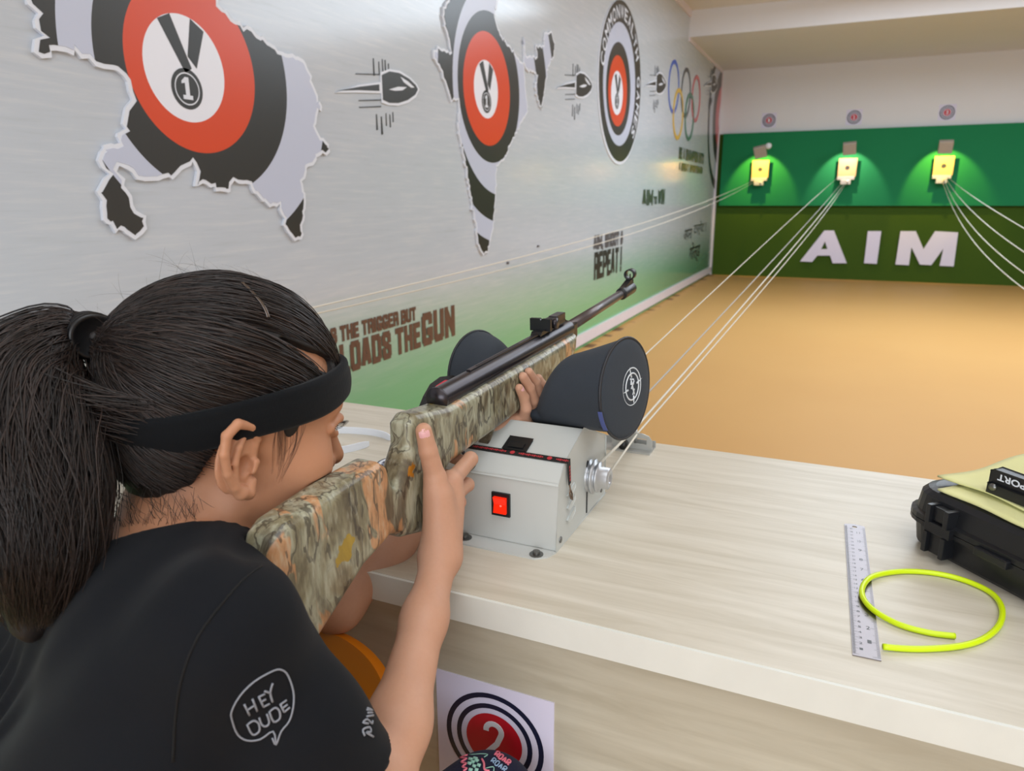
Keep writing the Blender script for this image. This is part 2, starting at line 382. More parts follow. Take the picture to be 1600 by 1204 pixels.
# targets
MAT['card'] = plain('target_card', (184, 156, 118), 0.7, var=0.03)
MAT['lamp_box'] = plain('lamp_housing', (176, 168, 160), 0.4, 0.3, var=0.05)
MAT['bulb'] = emit('bulb_glow', (255, 214, 140), 6)
place = ['left', 'centre', 'right']
TX = [-1.183, -0.045, 1.103]
warm = [(1.0, 0.70, 0.13), (1.0, 0.70, 0.46), (1.0, 0.70, 0.13)]
for i, x in enumerate(TX):
    t = thing('target_carrier', ['lit yellow target card in the leftmost carrier on the green board', 'pale peach target card in the middle carrier on the green board', 'lit yellow target card in the rightmost carrier on the green board'][i], 'target', (x, YB - 0.175, 1.42), 'target carriers on the green board')
    y = YB - 0.175; s = 0.114
    MB().box((x - s, y - 0.004, 1.535 - 0.115), (x + s, y, 1.535 + 0.125)).build('target_card', MAT['card'], t)
    MB().lathe([(0.0, 0.0), (0.030, 0.0)], (x, y - 0.0055, 1.535), (0, -1, 0), 16, False).build('bullseye', MAT['black_print'], t)
    MB().box((x - s * 1.02, y - 0.02, 1.375), (x + s * 0.9, y + 0.03, 1.42)).build('card_clamp', MAT['zinc'], t, bevel=0.004)
    MB().box((x - 0.07, y - 0.04, 1.315), (x + 0.06, y + 0.05, 1.377)).box((x - 0.05, y + 0.05, 1.33), (x - 0.03, YB - 0.0747, 1.36)).build('carriage', MAT['zinc'], t, bevel=0.004)
    MB().lathe([(0.005, -0.008), (0.028, -0.008), (0.02, 0), (0.028, 0.008), (0.005, 0.008)], (x + 0.02, y - 0.05, 1.352), (1, 0, 0.0), 16).build('cord_wheel', MAT['alu'], t)
    lm = thing('target_lamp', ['tilted grey target lamp with bulb showing, leftmost on the green board', 'grey target lamp above the middle target', 'grey target lamp above the rightmost target'][i], 'lamp', (x, YB - 0.075, 1.72), 'target lamps on the green board')
    lu, lv = [(1188, 237), (1327.5, 231.5), (1477.5, 229)][i]; lp_ = on_plane(lu, lv, 1, YB - 0.52); lx, lz = lp_[0], lp_[2]
    M = Matrix.Translation((lx, YB - 0.52, lz)) @ Matrix.Rotation(math.radians((-12, -4, 0)[i]), 4, 'Y') @ Matrix.Rotation(math.radians(24), 4, 'X')
    hb = MB().box((-0.080, -0.045, -0.075), (0.080, 0.03, 0.08), M); hb.build('lamp_housing', MAT['lamp_box'], lm, bevel=0.01)
    MB().box((lx - 0.012, YB - 0.50, lz + 0.03), (lx + 0.012, YB - 0.076, lz + 0.055)).build('lamp_arm', MAT['zinc'], lm)
    if i == 0: MB().lathe([(0.0, -0.03), (0.035, -0.02), (0.042, 0.0), (0.035, 0.02), (0, 0.03)], (lx + 0.10, YB - 0.50, lz + 0.075), (0, 1, 0), 14).build('bulb', MAT['white_plastic'], lm)
    l = bpy.data.lights.new('target_spot', 'SPOT'); l.energy = (36, 30, 36)[i]; l.spot_size = math.radians(88); l.spot_blend = 0.3; l.color = warm[i]; l.shadow_soft_size = 0.012
    o = bpy.data.objects.new('target_spot', l); o.parent = lm; o.matrix_parent_inverse = Matrix.Identity(4)
    pos = Vector((lx - 0.02, YB - 0.44, lz - 0.02)); tgt = Vector((x, YB - 0.076, 1.42)); q = (tgt - pos).to_track_quat('-Z', 'Y')
    o.matrix_local = Matrix.Translation(pos - Vector((x, YB - 0.075, 1.72))) @ q.to_matrix().to_4x4(); COL.objects.link(o); o['kind'] = 'helper'
    # lane number plate above
    u, v = [(1201.5, 188), (1334.5, 183), (1480, 175.5)][i]; p = on_plane(u, v, 1, YB - 0.004); px, pz = p[0], p[2]
    n = thing('number_sheet', ['small white sheet with red roundel numbered 1 on the end wall, leftmost', 'small white sheet with red roundel numbered 2 on the end wall, middle one', 'small white sheet with red roundel numbered 3 on the end wall, rightmost'][i], 'sign', (px, YB, pz), 'lane number sheets on the end wall')
    MB().box((px - 0.10, YB - 0.003, pz - 0.10), (px + 0.10, YB, pz + 0.10)).build('sheet', MAT['sheet'], n)
    for r0, r1, m_, h in ((0.088, 0.074, 'navy', 0.0034), (0.064, 0.052, 'navy', 0.0034), (0.042, 0.0, 'red', 0.0036)):
        MB().lathe([(r0, h), (r1, h)], (px, YB, pz), (0, -1, 0), 28, False).build('ring' if r1 else 'disc', MAT[m_], n)
    text_obj('numeral', str(i + 1), lambda a, b: (a, YB - 0.0042, b), (px - 0.012, pz - 0.024, px + 0.012, pz + 0.024), MAT['white_print'], n)

# ------------------------------------------------------------------ mural pieces on the left wall
def wl(a, b, h=0.0): return (XW + 0.0005 + h, a, b)
def rings_mat(name, c0, base, rings):
    """flat print: discs (centre y, centre z, radius, colour) from the largest to the smallest"""
    m, nt, b = new_mat(name)
    tc = N(nt, 'ShaderNodeTexCoord'); sep = N(nt, 'ShaderNodeSeparateXYZ'); nt.links.new(tc.outputs['Object'], sep.inputs[0]); c = rgba(base)
    for cy, cz, rad_, col in rings:
        dy = math_n(nt, 'SUBTRACT', sep.outputs[1], cy - c0[0]); dz = math_n(nt, 'SUBTRACT', sep.outputs[2], cz - c0[1])
        r = math_n(nt, 'SQRT', math_n(nt, 'ADD', math_n(nt, 'MULTIPLY', dy, dy), math_n(nt, 'MULTIPLY', dz, dz)))
        c = mix(nt, math_n(nt, 'LESS_THAN', r, rad_), c, rgba(col))
    nt.links.new(c, b.inputs['Base Color']); b.inputs['Roughness'].default_value = 0.3; return m
OR, BK, GY, WH = (216, 70, 24), (48, 47, 44), (196, 202, 222), (236, 238, 248)
def rough_poly(pts, step=0.02, amp=0.004, seed=1):
    rg = np.random.default_rng(seed); out = []
    n = len(pts)
    for i in range(n):
        a, b = np.array(pts[i]), np.array(pts[(i + 1) % n]); L = np.linalg.norm(b - a); k = max(1, int(L / step))
        for j in range(k): out.append(tuple(a + (b - a) * j / k + rg.normal(0, amp, 2) * (1 if j else 0.4)))
    return out
def inset_poly(P, d):
    P = np.array(P); n = len(P); area_ = 0.5 * np.sum(P[:, 0] * np.roll(P[:, 1], -1) - np.roll(P[:, 0], -1) * P[:, 1]); sg = 1 if area_ > 0 else -1
    out = []
    for i in range(n):
        t = P[(i + 2) % n] - P[(i - 2) % n]; t = t / (np.linalg.norm(t) + 1e-9); out.append(tuple(P[i] + sg * d * np.array([-t[1], t[0]])))
    return out
def medal(parent, cy, cz, s, h):
    """black ribbon V and a number-one medal printed in the middle of a target; s = radius of the white disc"""
    k = MAT['black_print']
    def fr(a, b, e=0.0): return wl(cy + a * s, cz + b * s, h + e)
    MB().prism([(-0.54, 0.80), (-0.24, 0.94), (0.17, 0.0), (0.0, -0.10)], fr, 0, 0.0006).prism([(0.26, 0.94), (0.58, 0.76), (0.30, 0.02), (0.10, 0.22)], fr, 0, 0.0006).build('ribbon', k, parent)
    o = MB(); cz2 = cz - 0.40 * s
    o.lathe([(0.39 * s, h + 0.0006), (0.0, h + 0.0006)], (XW + 0.0005, cy, cz2), (1, 0, 0), 32, False); md = o.build('medal', k, parent)
    MB().lathe([(0.31 * s, h + 0.001), (0.285 * s, h + 0.001)], (XW + 0.0005, cy, cz2), (1, 0, 0), 32, False).build('medal_rim', MAT['white_print'], md)
    MB().prism([(-0.12, -0.52), (-0.12, -0.60), (0.12, -0.60), (0.12, -0.52), (0.05, -0.52), (0.05, -0.18), (-0.04, -0.18), (-0.13, -0.26), (-0.13, -0.31), (-0.05, -0.29), (-0.05, -0.52)], fr, 0.001, 0.0014).build('numeral', MAT['white_print'], md)
crop = lambda pts, s, o=(0, 0): [wall_yz(o[0] + a / s, o[1] + b / s) for a, b in pts]
P1 = crop([(100, -150), (115, 20), (165, 60), (150, 130), (190, 165), (150, 190), (140, 240), (185, 275), (250, 235), (330, 262), (345, 240), (400, 275), (470, 320), (560, 350), (600, 450), (575, 500), (570, 600), (530, 630), (540, 655), (465, 665), (440, 740), (490, 800), (435, 890), (460, 930), (470, 1020), (520, 1085), (545, 1060), (610, 1105), (650, 1085), (660, 1000), (600, 950), (600, 905), (565, 860), (530, 790), (545, 770), (600, 800), (640, 835), (720, 835), (795, 835), (830, 790), (880, 750), (900, 800), (890, 865), (985, 860), (990, 890), (1060, 890), (1075, 840), (1150, 855), (1170, 895), (1240, 955), (1285, 945), (1310, 1060), (1350, 1115), (1385, 1105), (1405, 930), (1390, 840), (1410, 780), (1475, 715), (1520, 705), (1500, 650), (1475, 640), (1450, 580), (1480, 495), (1450, 420), (1420, 330), (1390, 275), (1310, 245), (1225, 195), (1130, 120), (1080, 100), (1000, 20), (960, -100), (800, -190), (400, -220), (200, -200)], 2.963)
def cutout(name, polys, label, mat, ins, h=0.010, seed=3, roughness=(0.015, 0.0055)):
    c = np.mean(np.array(polys[0]), 0); t = thing(name, label, 'wall sign', (XW, c[0], c[1]))
    for k, P in enumerate(polys):
        rp = rough_poly(P, roughness[0], roughness[1], seed + k)
        MB().prism(rp, wl, 0, h).build('backing_board', MAT['white_print'], t)
        pr = MB().prism(inset_poly(rp, ins), wl, h, h + 0.0012).build('printed_face', mat, t)
    return t
c1 = np.mean(np.array(P1), 0)
M1 = rings_mat('state_map_rings', c1, BK, [(1.827, 1.541, 0.514, GY), (1.772, 1.546, 0.3645, BK), (1.740, 1.547, 0.2426, OR), (1.7036, 1.538, 0.1474, WH)])
ms = cutout('map_cutout', [P1], 'large ragged map cutout with orange bullseye rings, nearest on the mural wall', M1, 0.013)
medal(ms, 1.700, 1.542, 0.147, 0.0115)
P2 = crop([(600, -60), (562, 10), (540, 70), (560, 150), (580, 235), (545, 215), (500, 225), (500, 250), (535, 320), (560, 400), (580, 460), (612, 450), (612, 600), (640, 720), (660, 850), (690, 1000), (700, 1100), (725, 1145), (745, 1130), (770, 1020), (780, 880), (785, 745), (815, 720), (870, 600), (890, 560), (925, 500), (915, 400), (905, 290), (850, 220), (800, 150), (775, 70), (790, -40), (700, -120)], 2.8675, (500, 0))
P2b = crop([(905, 165), (915, 245), (965, 255), (960, 205), (998, 200), (1000, 145), (1030, 140), (1046, 200), (1040, 262), (1015, 300), (1000, 410), (988, 495), (970, 450), (957, 370), (968, 335), (925, 320), (905, 285)], 2.8675, (500, 0))
c2 = np.mean(np.array(P2), 0)
M2 = rings_mat('country_map_rings', c2, BK, [(3.91, 1.73, 0.815, GY), (3.90, 1.73, 0.70, BK), (3.89, 1.727, 0.547, GY), (3.774, 1.733, 0.380, BK), (3.7357, 1.725, 0.284, OR), (3.7146, 1.724, 0.1445, WH)])
cs = cutout('map_cutout', [P2, P2b], 'tall country map cutout with orange bullseye and pointed black tip, second along the mural wall', M2, 0.012, seed=9)
medal(cs, 3.715, 1.722, 0.147, 0.0115)
def disc_sign(name, label, cy, cz, r, ry, mat, n=72):
    t = thing(name, label, 'wall sign', (XW, cy, cz))
    poly = [(cy + ry * math.cos(2 * math.pi * k / n), cz + r * math.sin(2 * math.pi * k / n)) for k in range(n)]
    poly2 = [(cy + ry * 1.02 * math.cos(2 * math.pi * k / n), cz - 0.012 + r * 1.02 * math.sin(2 * math.pi * k / n)) for k in range(n)]
    MB().prism(poly2, wl, 0, 0.008).build('backing_board', MAT['white_print'], t)
    MB().prism(poly, wl, 0.008, 0.0092).build('printed_face', mat, t)
    return t
t3 = thing('round_target_sign', 'round black and orange bullseye sign with curved white lettering on the mural wall', 'wall sign', (XW, 6.29, 2.09))
def disc_poly(cy, cz, r, n=64): return [(cy + r * math.cos(2 * math.pi * k / n), cz + r * math.sin(2 * math.pi * k / n)) for k in range(n)]
MB().prism(disc_poly(6.285, 2.065, 0.632), wl, 0, 0.007).build('backing_board', MAT['white_print'], t3)
MATc = {'or': plain('orange_print', OR, 0.3), 'bk': plain('charcoal_print', BK, 0.3), 'gy': plain('pale_blue_print', GY, 0.3), 'wh': plain('bright_white_print', WH, 0.3)}
for k, (cy, cz, r, m_) in enumerate([(6.296, 2.08, 0.622, 'bk'), (6.255, 2.06, 0.475, 'gy'), (6.216, 2.024, 0.358, 'bk'), (6.191, 2.008, 0.272, 'or'), (6.166, 1.991, 0.168, 'wh')]):
    MB().prism(disc_poly(cy, cz, r), wl, 0.007, 0.0082 + 0.0006 * k).build('ring' if k < 4 else 'disc', MATc[m_], t3)
medal(t3, 6.166, 1.991, 0.155, 0.0112)
txt = 'COMMONWEALTH GAMES'
for k, ch in enumerate(txt):
    if ch == ' ': continue
    th = math.radians(168 - k * (208 / (len(txt) - 1))); rr0, rr1 = 0.492, 0.592
    def fr(a, b, th=th):
        r_ = rr0 + b * (rr1 - rr0); al = th - a * math.radians(9.6); return wl(6.285 + r_ * math.cos(al), 2.075 + r_ * math.sin(al), 0.0112)
    V, Fs = text_poly(ch, 0.02); lo, hi = V.min(0), V.max(0)
    np_mesh('letter', [fr((v[0] - lo[0]) / (hi[0] - lo[0]) - 0.5, (v[1] - lo[1]) / (hi[1] - lo[1])) for v in V], Fs, MAT['white_print'], t3, False)
# five rings
rg = thing('ring_emblem', 'emblem of five interlaced coloured rings on the mural wall', 'wall sign', (XW, 9.0, 2.2))
for k, (cy, cz, c) in enumerate([(8.334, 2.305, (60, 92, 184)), (8.99, 2.32, (70, 72, 76)), (9.61, 2.325, (196, 86, 92)), (8.614, 2.055, (214, 176, 66)), (9.257, 2.085, (72, 122, 100))]):
    o_ = [(cy + 0.272 * math.cos(2 * math.pi * j / 56), cz + 0.272 * math.sin(2 * math.pi * j / 56)) for j in range(56)]
    i_ = [(cy + 0.228 * math.cos(2 * math.pi * j / 56), cz + 0.228 * math.sin(2 * math.pi * j / 56)) for j in range(56)]
    MB().prism(o_, wl, 0.0005, 0.003 + 0.0012 * k, i_).build('ring', plain('ring_paint', c, 0.35), rg)
# the last, half hidden target on the wall
t5 = thing('corner_target_sign', 'tall red and black bullseye print at the far corner of the mural wall', 'wall sign', (XW, 11.2, 2.0))
def clip_ell(cy, cz, ry, rz, y1=11.46, n=56):
    return [(min(y1, cy + ry * math.cos(2 * math.pi * k / n)), min(2.87, cz + rz * math.sin(2 * math.pi * k / n))) for k in range(n)]
for k, (ry, rz, m_) in enumerate([(1.08, 1.02, 'bk'), (0.98, 0.90, 'gy'), (0.72, 0.66, 'bk'), (0.50, 0.44, 'or'), (0.22, 0.22, 'wh')]):
    q = clip_ell(11.62, 2.28, ry, rz); q = [p for j, p in enumerate(q) if p != q[j - 1]]
    MB().prism(q, wl, 0.001, 0.003 + 0.0008 * k).build('ring', MATc[m_] if m_ != 'or' else plain('rose_print', (206, 92, 96), 0.3), t5)
# bullets
def bullet(u0, u1, v, label, lift=0.0):
    y0, z0 = wall_yz(u0, v); y1, z1 = wall_yz(u1, v); L = y1 - y0; zc = (z0 + z1) / 2
    t = thing('bullet_emblem', label, 'wall sign', (XW, (y0 + y1) / 2, zc), 'black bullet cutouts along the mural wall')
    zc = z0
    def fr(a, b, e): return wl(y0 + a * L, zc + b * L * 0.62 + a * (z1 - z0), e + lift)
    body = [(0.52, 0.135), (0.62, 0.175), (0.75, 0.16), (0.88, 0.10), (0.97, 0.03), (1.0, -0.02), (0.96, -0.08), (0.85, -0.14), (0.72, -0.17), (0.60, -0.165), (0.52, -0.13)]
    tail = [(0.0, -0.03), (0.25, 0.01), (0.48, 0.035), (0.48, -0.035), (0.22, -0.025)]
    MB().prism([(0.505, 0.16), (0.62, 0.2), (0.76, 0.185), (0.9, 0.115), (0.99, 0.04), (1.025, -0.02), (0.97, -0.11), (0.86, -0.17), (0.72, -0.2), (0.59, -0.19), (0.505, -0.16)], fr, 0, 0.005).prism([(-0.02, -0.05), (0.25, 0.03), (0.505, 0.06), (0.505, -0.06), (0.2, -0.05)], fr, 0, 0.005).build('backing_board', MAT['white_print'], t)
    MB().prism(body, fr, 0.005, 0.0062).prism(tail, fr, 0.005, 0.0062).build('bullet', MAT['black_print'], t)
    MB().prism([(0.60, -0.02), (0.72, 0.01), (0.84, 0.005), (0.78, -0.03), (0.68, -0.035)], fr, 0.0062, 0.007).prism([(0.76, 0.12), (0.86, 0.07), (0.95, 0.0), (0.90, 0.0), (0.80, 0.06)], fr, 0.0062, 0.007).build('highlight', MAT['white_print'], t)
    mb = MB()
    for (a, b0, b1, wd) in ((0.435, 0.14, 0.50, 0.010), (0.50, 0.16, 0.42, 0.006), (0.545, 0.18, 0.46, 0.006), (0.58, 0.19, 0.44, 0.010), (0.62, 0.2, 0.36, 0.006), (0.44, -0.5, -0.16, 0.012), (0.50, -0.56, -0.17, 0.016), (0.56, -0.46, -0.18, 0.006), (0.61, -0.48, -0.2, 0.008), (0.65, -0.42, -0.2, 0.006)):
        mb.prism([(a - wd * 0.5, b0 * 0.9), (a + wd * 0.5, b0 * 0.9), (a + wd * 0.2, b0 * 0.9 + (b1 - b0) * 0.5), (a - wd * 0.2, b0 * 0.9 + (b1 - b0) * 0.5)], fr, 0, 0.003)
    for (b, a0, a1) in ((0.14, 0.22, 0.52), (-0.13, 0.24, 0.52), (-0.2, 0.24, 0.5)): mb.prism([(a0, b - 0.004), (a1, b - 0.006), (a1, b + 0.006), (a0, b + 0.004)], fr, 0, 0.003)
    mb.build('streak', MAT['black_print'], t, label='thin black speed lines')
bullet(525, 651, 137, 'black bullet cutout between the two map cutouts, nearest of the row')
bullet(869, 924, 133, 'black bullet cutout between the country map and the round sign')
bullet(1007, 1040, 130.5, 'black bullet cutout between the round sign and the five rings')
bullet(1099, 1120, 131, 'black bullet cutout over the corner target, farthest of the row', 0.0066)
# lettering on the wall
def wt(a, b, h=0.0012): return wl(a, b, h)
def slogan(label, loc, lines):
    t = thing('wall_slogan', label, 'lettering', (XW, loc[0], loc[1]))
    for body, box, m_, bold in lines: (block_letters('letter', body, wt, box, MAT[m_], t, 0.46 if body == 'GUN' else 0.50) if body.isascii() else letters_obj('letter', body, wt, box, MAT[m_], t, bold))
slogan('brown slogan about loading the gun, behind the head on the green of the mural', (2.6, 0.5), [('ONE PULLS THE TRIGGER BUT', (1.97, 0.602, 2.93, 0.668), 'brown_print', 0.03), ('HARD WORK LOADS THE', (1.63, 0.465, 2.955, 0.592), 'brown_print', 0.035), ('GUN', (2.99, 0.463, 3.296, 0.626), 'brown_print', 0.04)])
slogan('dark slogan ending in REPEAT at the top of the green band', (6.0, 0.5), [('AIM, SHOOT &', (5.66, 0.75, 6.50, 0.87), 'grey_print', 0.03), ('REPEAT !', (5.69, 0.508, 6.47, 0.733), 'black_print', 0.04)])
slogan('short dark slogan AIM TO WIN on the pale part of the mural', (7.6, 1.1), [('AIM', (7.167, 1.08, 7.56, 1.235), 'dkgreen_print', 0.035), ('TO', (7.64, 1.09, 7.76, 1.17), 'dkgreen_print', 0.02), ('WIN', (7.82, 1.085, 8.11, 1.245), 'dkgreen_print', 0.035)])
slogan('two-line dark slogan under the five rings', (9.5, 1.55), [('BE A CHAMPION INTO', (8.766, 1.585, 10.36, 1.72), 'dkgreen_print', 0.014), ('A GREAT SPORTSMAN', (8.80, 1.455, 10.33, 1.55), 'dkgreen_print', 0.01)])
slogan('black Hindi slogan low on the mural near the far corner', (10.0, 0.5), [('अपना', (9.31, 0.628, 9.86, 0.76), 'black_print', 0.012), ('टार्गेट !', (9.96, 0.64, 10.9, 0.84), 'black_print', 0.012), ('गोल्ड', (9.75, 0.285, 10.52, 0.575), 'black_print', 0.02)])
for (u, v), lb in (((793, 410.5), 'small dark chip in the mural under the country map tip'), ((840.5, 384.5), 'small dark chip in the mural right of the country map')):
    y, z = wall_yz(u, v); tag(MB().prism([(y - 0.02, z - 0.006), (y + 0.012, z - 0.008), (y + 0.022, z + 0.004), (y - 0.012, z + 0.008)], wl, 0, 0.003).build('wall_chip', MAT['grey_print']), lb, 'chip')
# ------------------------------------------------------------------ implicit-surface tools (bodies, cloth, the rifle stock)
def smin(a, b, k):
    h = np.clip(0.5 + 0.5 * (b - a) / k, 0, 1); return b + (a - b) * h - k * h * (1 - h)
def smax(a, b, k): return -smin(-a, -b, k)
def cap(p, a, b, r1, r2=None):
    a = np.asarray(a, np.float32); b = np.asarray(b, np.float32); r2 = r1 if r2 is None else r2
    ba = b - a; pa = p - a; h = np.clip(pa @ ba / max(float(ba @ ba), 1e-9), 0, 1)
    d = pa - h[:, None] * ba; return np.sqrt(np.einsum('ij,ij->i', d, d)) - (r1 + (r2 - r1) * h)
def chain(p, pts, rs, k=0.004):
    d = None
    for i in range(len(pts) - 1):
        c = cap(p, pts[i], pts[i + 1], rs[i], rs[i + 1]); d = c if d is None else smin(d, c, k)
    return d
def ell(p, c, r, R=None):
    q = p - np.asarray(c, np.float32)
    if R is not None: q = q @ np.asarray(R, np.float32)
    r = np.asarray(r, np.float32); k0 = np.linalg.norm(q / r, axis=1); k1 = np.linalg.norm(q / (r * r), axis=1)
    return np.where(k1 > 1e-6, k0 * (k0 - 1) / np.maximum(k1, 1e-6), -r.min())
def poly2d(x, y, P):
    P = np.asarray(P, np.float32); n = len(P); d = np.full(x.shape, 1e9, np.float32); s = np.ones_like(d)
    for i in range(n):
        a, b = P[i], P[i - 1]; ex, ey = b - a; wx, wy = x - a[0], y - a[1]
        h = np.clip((wx * ex + wy * ey) / (ex * ex + ey * ey), 0, 1); bx_, by_ = wx - ex * h, wy - ey * h
        d = np.minimum(d, bx_ * bx_ + by_ * by_)
        c1 = y >= a[1]; c2 = y < b[1]; c3 = ex * wy > ey * wx
        s = np.where((c1 & c2 & c3) | (~c1 & ~c2 & ~c3), -s, s)
    return s * np.sqrt(d)
def surface(f, lo, hi, cell, relax=1):
    lo = np.asarray(lo, float); S = np.int64(1 << 20)
    size = cell * 16; n = np.ceil((np.asarray(hi) - lo) / size).astype(int)
    idx = np.stack(np.meshgrid(*[np.arange(k) for k in n], indexing='ij'), -1).reshape(-1, 3)
    for step in (4, 4):
        c = (lo + (idx + 0.5) * size).astype(np.float32)
        idx = idx[np.abs(f(c)) < size * 1.15]
        sub = np.stack(np.meshgrid(*[np.arange(step)] * 3, indexing='ij'), -1).reshape(-1, 3)
        idx = (idx[:, None] * step + sub[None]).reshape(-1, 3); size /= step
    key = lambda q: (q[:, 0] * S + q[:, 1]) * S + q[:, 2]
    off = np.array([[i, j, k] for i in (0, 1) for j in (0, 1) for k in (0, 1)])
    corn = (idx[:, None] + off[None]).reshape(-1, 3); ck = key(corn)
    uk, inv = np.unique(ck, return_inverse=True)
    uc = np.stack([uk // S // S, uk // S % S, uk % S], 1)
    val = f((lo + uc * size).astype(np.float32)); v8 = val[inv].reshape(-1, 8)
    m = (v8.min(1) < 0) & (v8.max(1) >= 0); idx = idx[m]; v8 = v8[m]
    acc = np.zeros((len(idx), 3)); cnt = np.zeros(len(idx))
    for a in range(8):
        for b in range(a + 1, 8):
            if np.abs(off[a] - off[b]).sum() != 1: continue
            cr = (v8[:, a] < 0) != (v8[:, b] < 0); t = np.where(cr, v8[:, a] / np.where(cr, v8[:, a] - v8[:, b], 1), 0)
            acc += (off[a] + (off[b] - off[a]) * t[:, None]) * cr[:, None]; cnt += cr
    V = lo + (idx + acc / cnt[:, None]) * size
    ik = key(idx); order = np.argsort(ik); sk = ik[order]; quads = []
    def look(q):
        kk = key(q); j = np.searchsorted(sk, kk); j = np.minimum(j, len(sk) - 1); return np.where(sk[j] == kk, order[j], -1)
    for ax_, cor in ((0, 4), (1, 2), (2, 1)):
        cr = (v8[:, 0] < 0) != (v8[:, cor] < 0); c = idx[cr]; sg = v8[cr, 0] < 0
        b, d = [(1, 2), (2, 0), (0, 1)][ax_]; eb = np.zeros(3, int); eb[b] = 1; ed = np.zeros(3, int); ed[d] = 1
        q = np.stack([look(c), look(c - eb), look(c - eb - ed), look(c - ed)], 1); ok = (q >= 0).all(1); q = q[ok]; sg = sg[ok]
        quads.append(np.where(sg[:, None], q, q[:, ::-1]))
    Q = np.concatenate(quads)
    for _ in range(relax):
        p = V.astype(np.float32); e = size * 0.5; g = np.stack([f(p + np.eye(3, dtype=np.float32)[i] * e) - f(p - np.eye(3, dtype=np.float32)[i] * e) for i in range(3)], 1) / (2 * e)
        gn = np.maximum((g * g).sum(1), 0.2); V = V - g * (np.clip(f(p), -size * 0.7, size * 0.7) / gn)[:, None]
    used = np.unique(Q); rm = -np.ones(len(V), int); rm[used] = np.arange(len(used)); return V[used], rm[Q]
def trace(f, u, v, t0=0.2, t1=2.0):
    d = ray(u, v); d = d / np.linalg.norm(d); t = t0
    for _ in range(160):
        s = float(f((CAM + d * t)[None].astype(np.float32))[0])
        if s < 0.0004: return CAM + d * t
        t += max(s * 0.7, 0.0003)
        if t > t1: return None
    return CAM + d * t

# ------------------------------------------------------------------ air rifle, built in its own axes: x right, y towards the muzzle, z up
RM = np.array([-0.37865702, 1.42, 0.99631533]); RF = np.array([0.03303656, 0.99805627, 0.052842]); RS = np.array([0.99945262, -0.03308278, 0.0]); RU = np.array([-0.00174816, -0.05281307, 0.99860289])
RMAT = Matrix([[RS[i], RF[i], RU[i], RM[i]] for i in range(3)] + [[0, 0, 0, 1]])
def rl2w(p): p = np.asarray(p, float); return RM + RS * p[0] + RF * p[1] + RU * p[2]
def rpx(u, v, off):
    r = ray(u, v); t = (off - (CAM - RM) @ RS) / (r @ RS); return CAM + r * t
def to_rifle(p): q = p - RM.astype(np.float32); return np.stack([q @ RS, q @ RF, q @ RU], 1).astype(np.float32)
# ------------------------------------------------------------------ shooting bench
TZ = 0.75
def tp(u, v, z=TZ): return on_plane(u, v, 2, z)
bench = thing('shooting_bench', 'long pale wood-grain shooting bench with chipped white front edge', 'table', (0.5, 0.9, 0))
MB().box((XW + 0.03, 0.627, TZ - 0.032), (4.2, 1.205, TZ)).build('bench_top', MAT['bench_top'], bench)
MB().box((XW + 0.03, 0.623, TZ - 0.034), (4.2, 0.627, TZ - 0.0004)).build('edge_band', MAT['edge'], bench)
for x0, x1 in ((XW + 0.03, -0.545), (-0.541, 0.9), (0.904, 2.4), (2.404, 4.2)):
    MB().box((x0, 0.638, 0.0), (x1, 0.656, TZ - 0.032)).build('front_panel', MAT['bench_front'], bench, bevel=0.0015)
for xa in (XW + 0.04, 4.16): MB().box((xa, 0.66, 0.0), (xa + 0.02, 1.19, TZ - 0.032)).build('side_panel', MAT['bench_front'], bench)

# lane sheet on the bench front
def fp(u, v):
    p = on_plane(u, v, 1, 0.637); return (p[0], p[2])
sh = thing('number_sheet', 'white sheet with navy rings and a red disc numbered 2 on the bench front', 'sign', (-0.22, 0.638, 0.55))
c0 = fp(866, 1098); X1, Z1 = c0; SW = 0.1485
def ff(a, b, h=0.0): return (a, 0.638 - h, b)
MB().prism([(X1 - SW, Z1 - SW), (X1, Z1 - SW), (X1, Z1), (X1 - SW, Z1)], ff, 0.0, 0.0012).build('sheet', MAT['sheet'], sh)
SX, SZ = -0.3116, 0.561
for r0, r1, m_ in ((0.0622, 0.0560, 'navy'), (0.0484, 0.0424, 'navy'), (0.0356, 0.0, 'red')):
    MB().lathe([(r0, 0.0016), (r1, 0.0016)], (SX, 0.638, SZ), (0, -1, 0), 56, False).build('ring' if r1 else 'disc', MAT[m_], sh)
w2 = 0.0034
def stroke(mb, pts, wd, fr, h0, h1):
    L, Rr = [], []
    for i, p in enumerate(pts):
        a = np.array(pts[max(i - 1, 0)]); b = np.array(pts[min(i + 1, len(pts) - 1)]); t = (b - a) / (np.linalg.norm(b - a) + 1e-9); n = np.array([-t[1], t[0]]) * wd
        L.append(tuple(np.array(p) + n)); Rr.append(tuple(np.array(p) - n))
    return mb.prism(L + Rr[::-1], fr, h0, h1)
num = [(0.0098 * math.cos(math.radians(a)), 0.013 + 0.0098 * math.sin(math.radians(a))) for a in range(190, -31, -18)]
nb = stroke(MB(), num + [(0.004, -0.003), (-0.0095, -0.0195)], w2, lambda a, b, h: ff(SX + a, SZ + b, h), 0.0016, 0.0021)
stroke(nb, [(-0.0125, -0.0205), (0.012, -0.0205)], w2, lambda a, b, h: ff(SX + a, SZ + b, h), 0.0016, 0.0022)
nb.build('numeral', MAT['white_print'], sh)

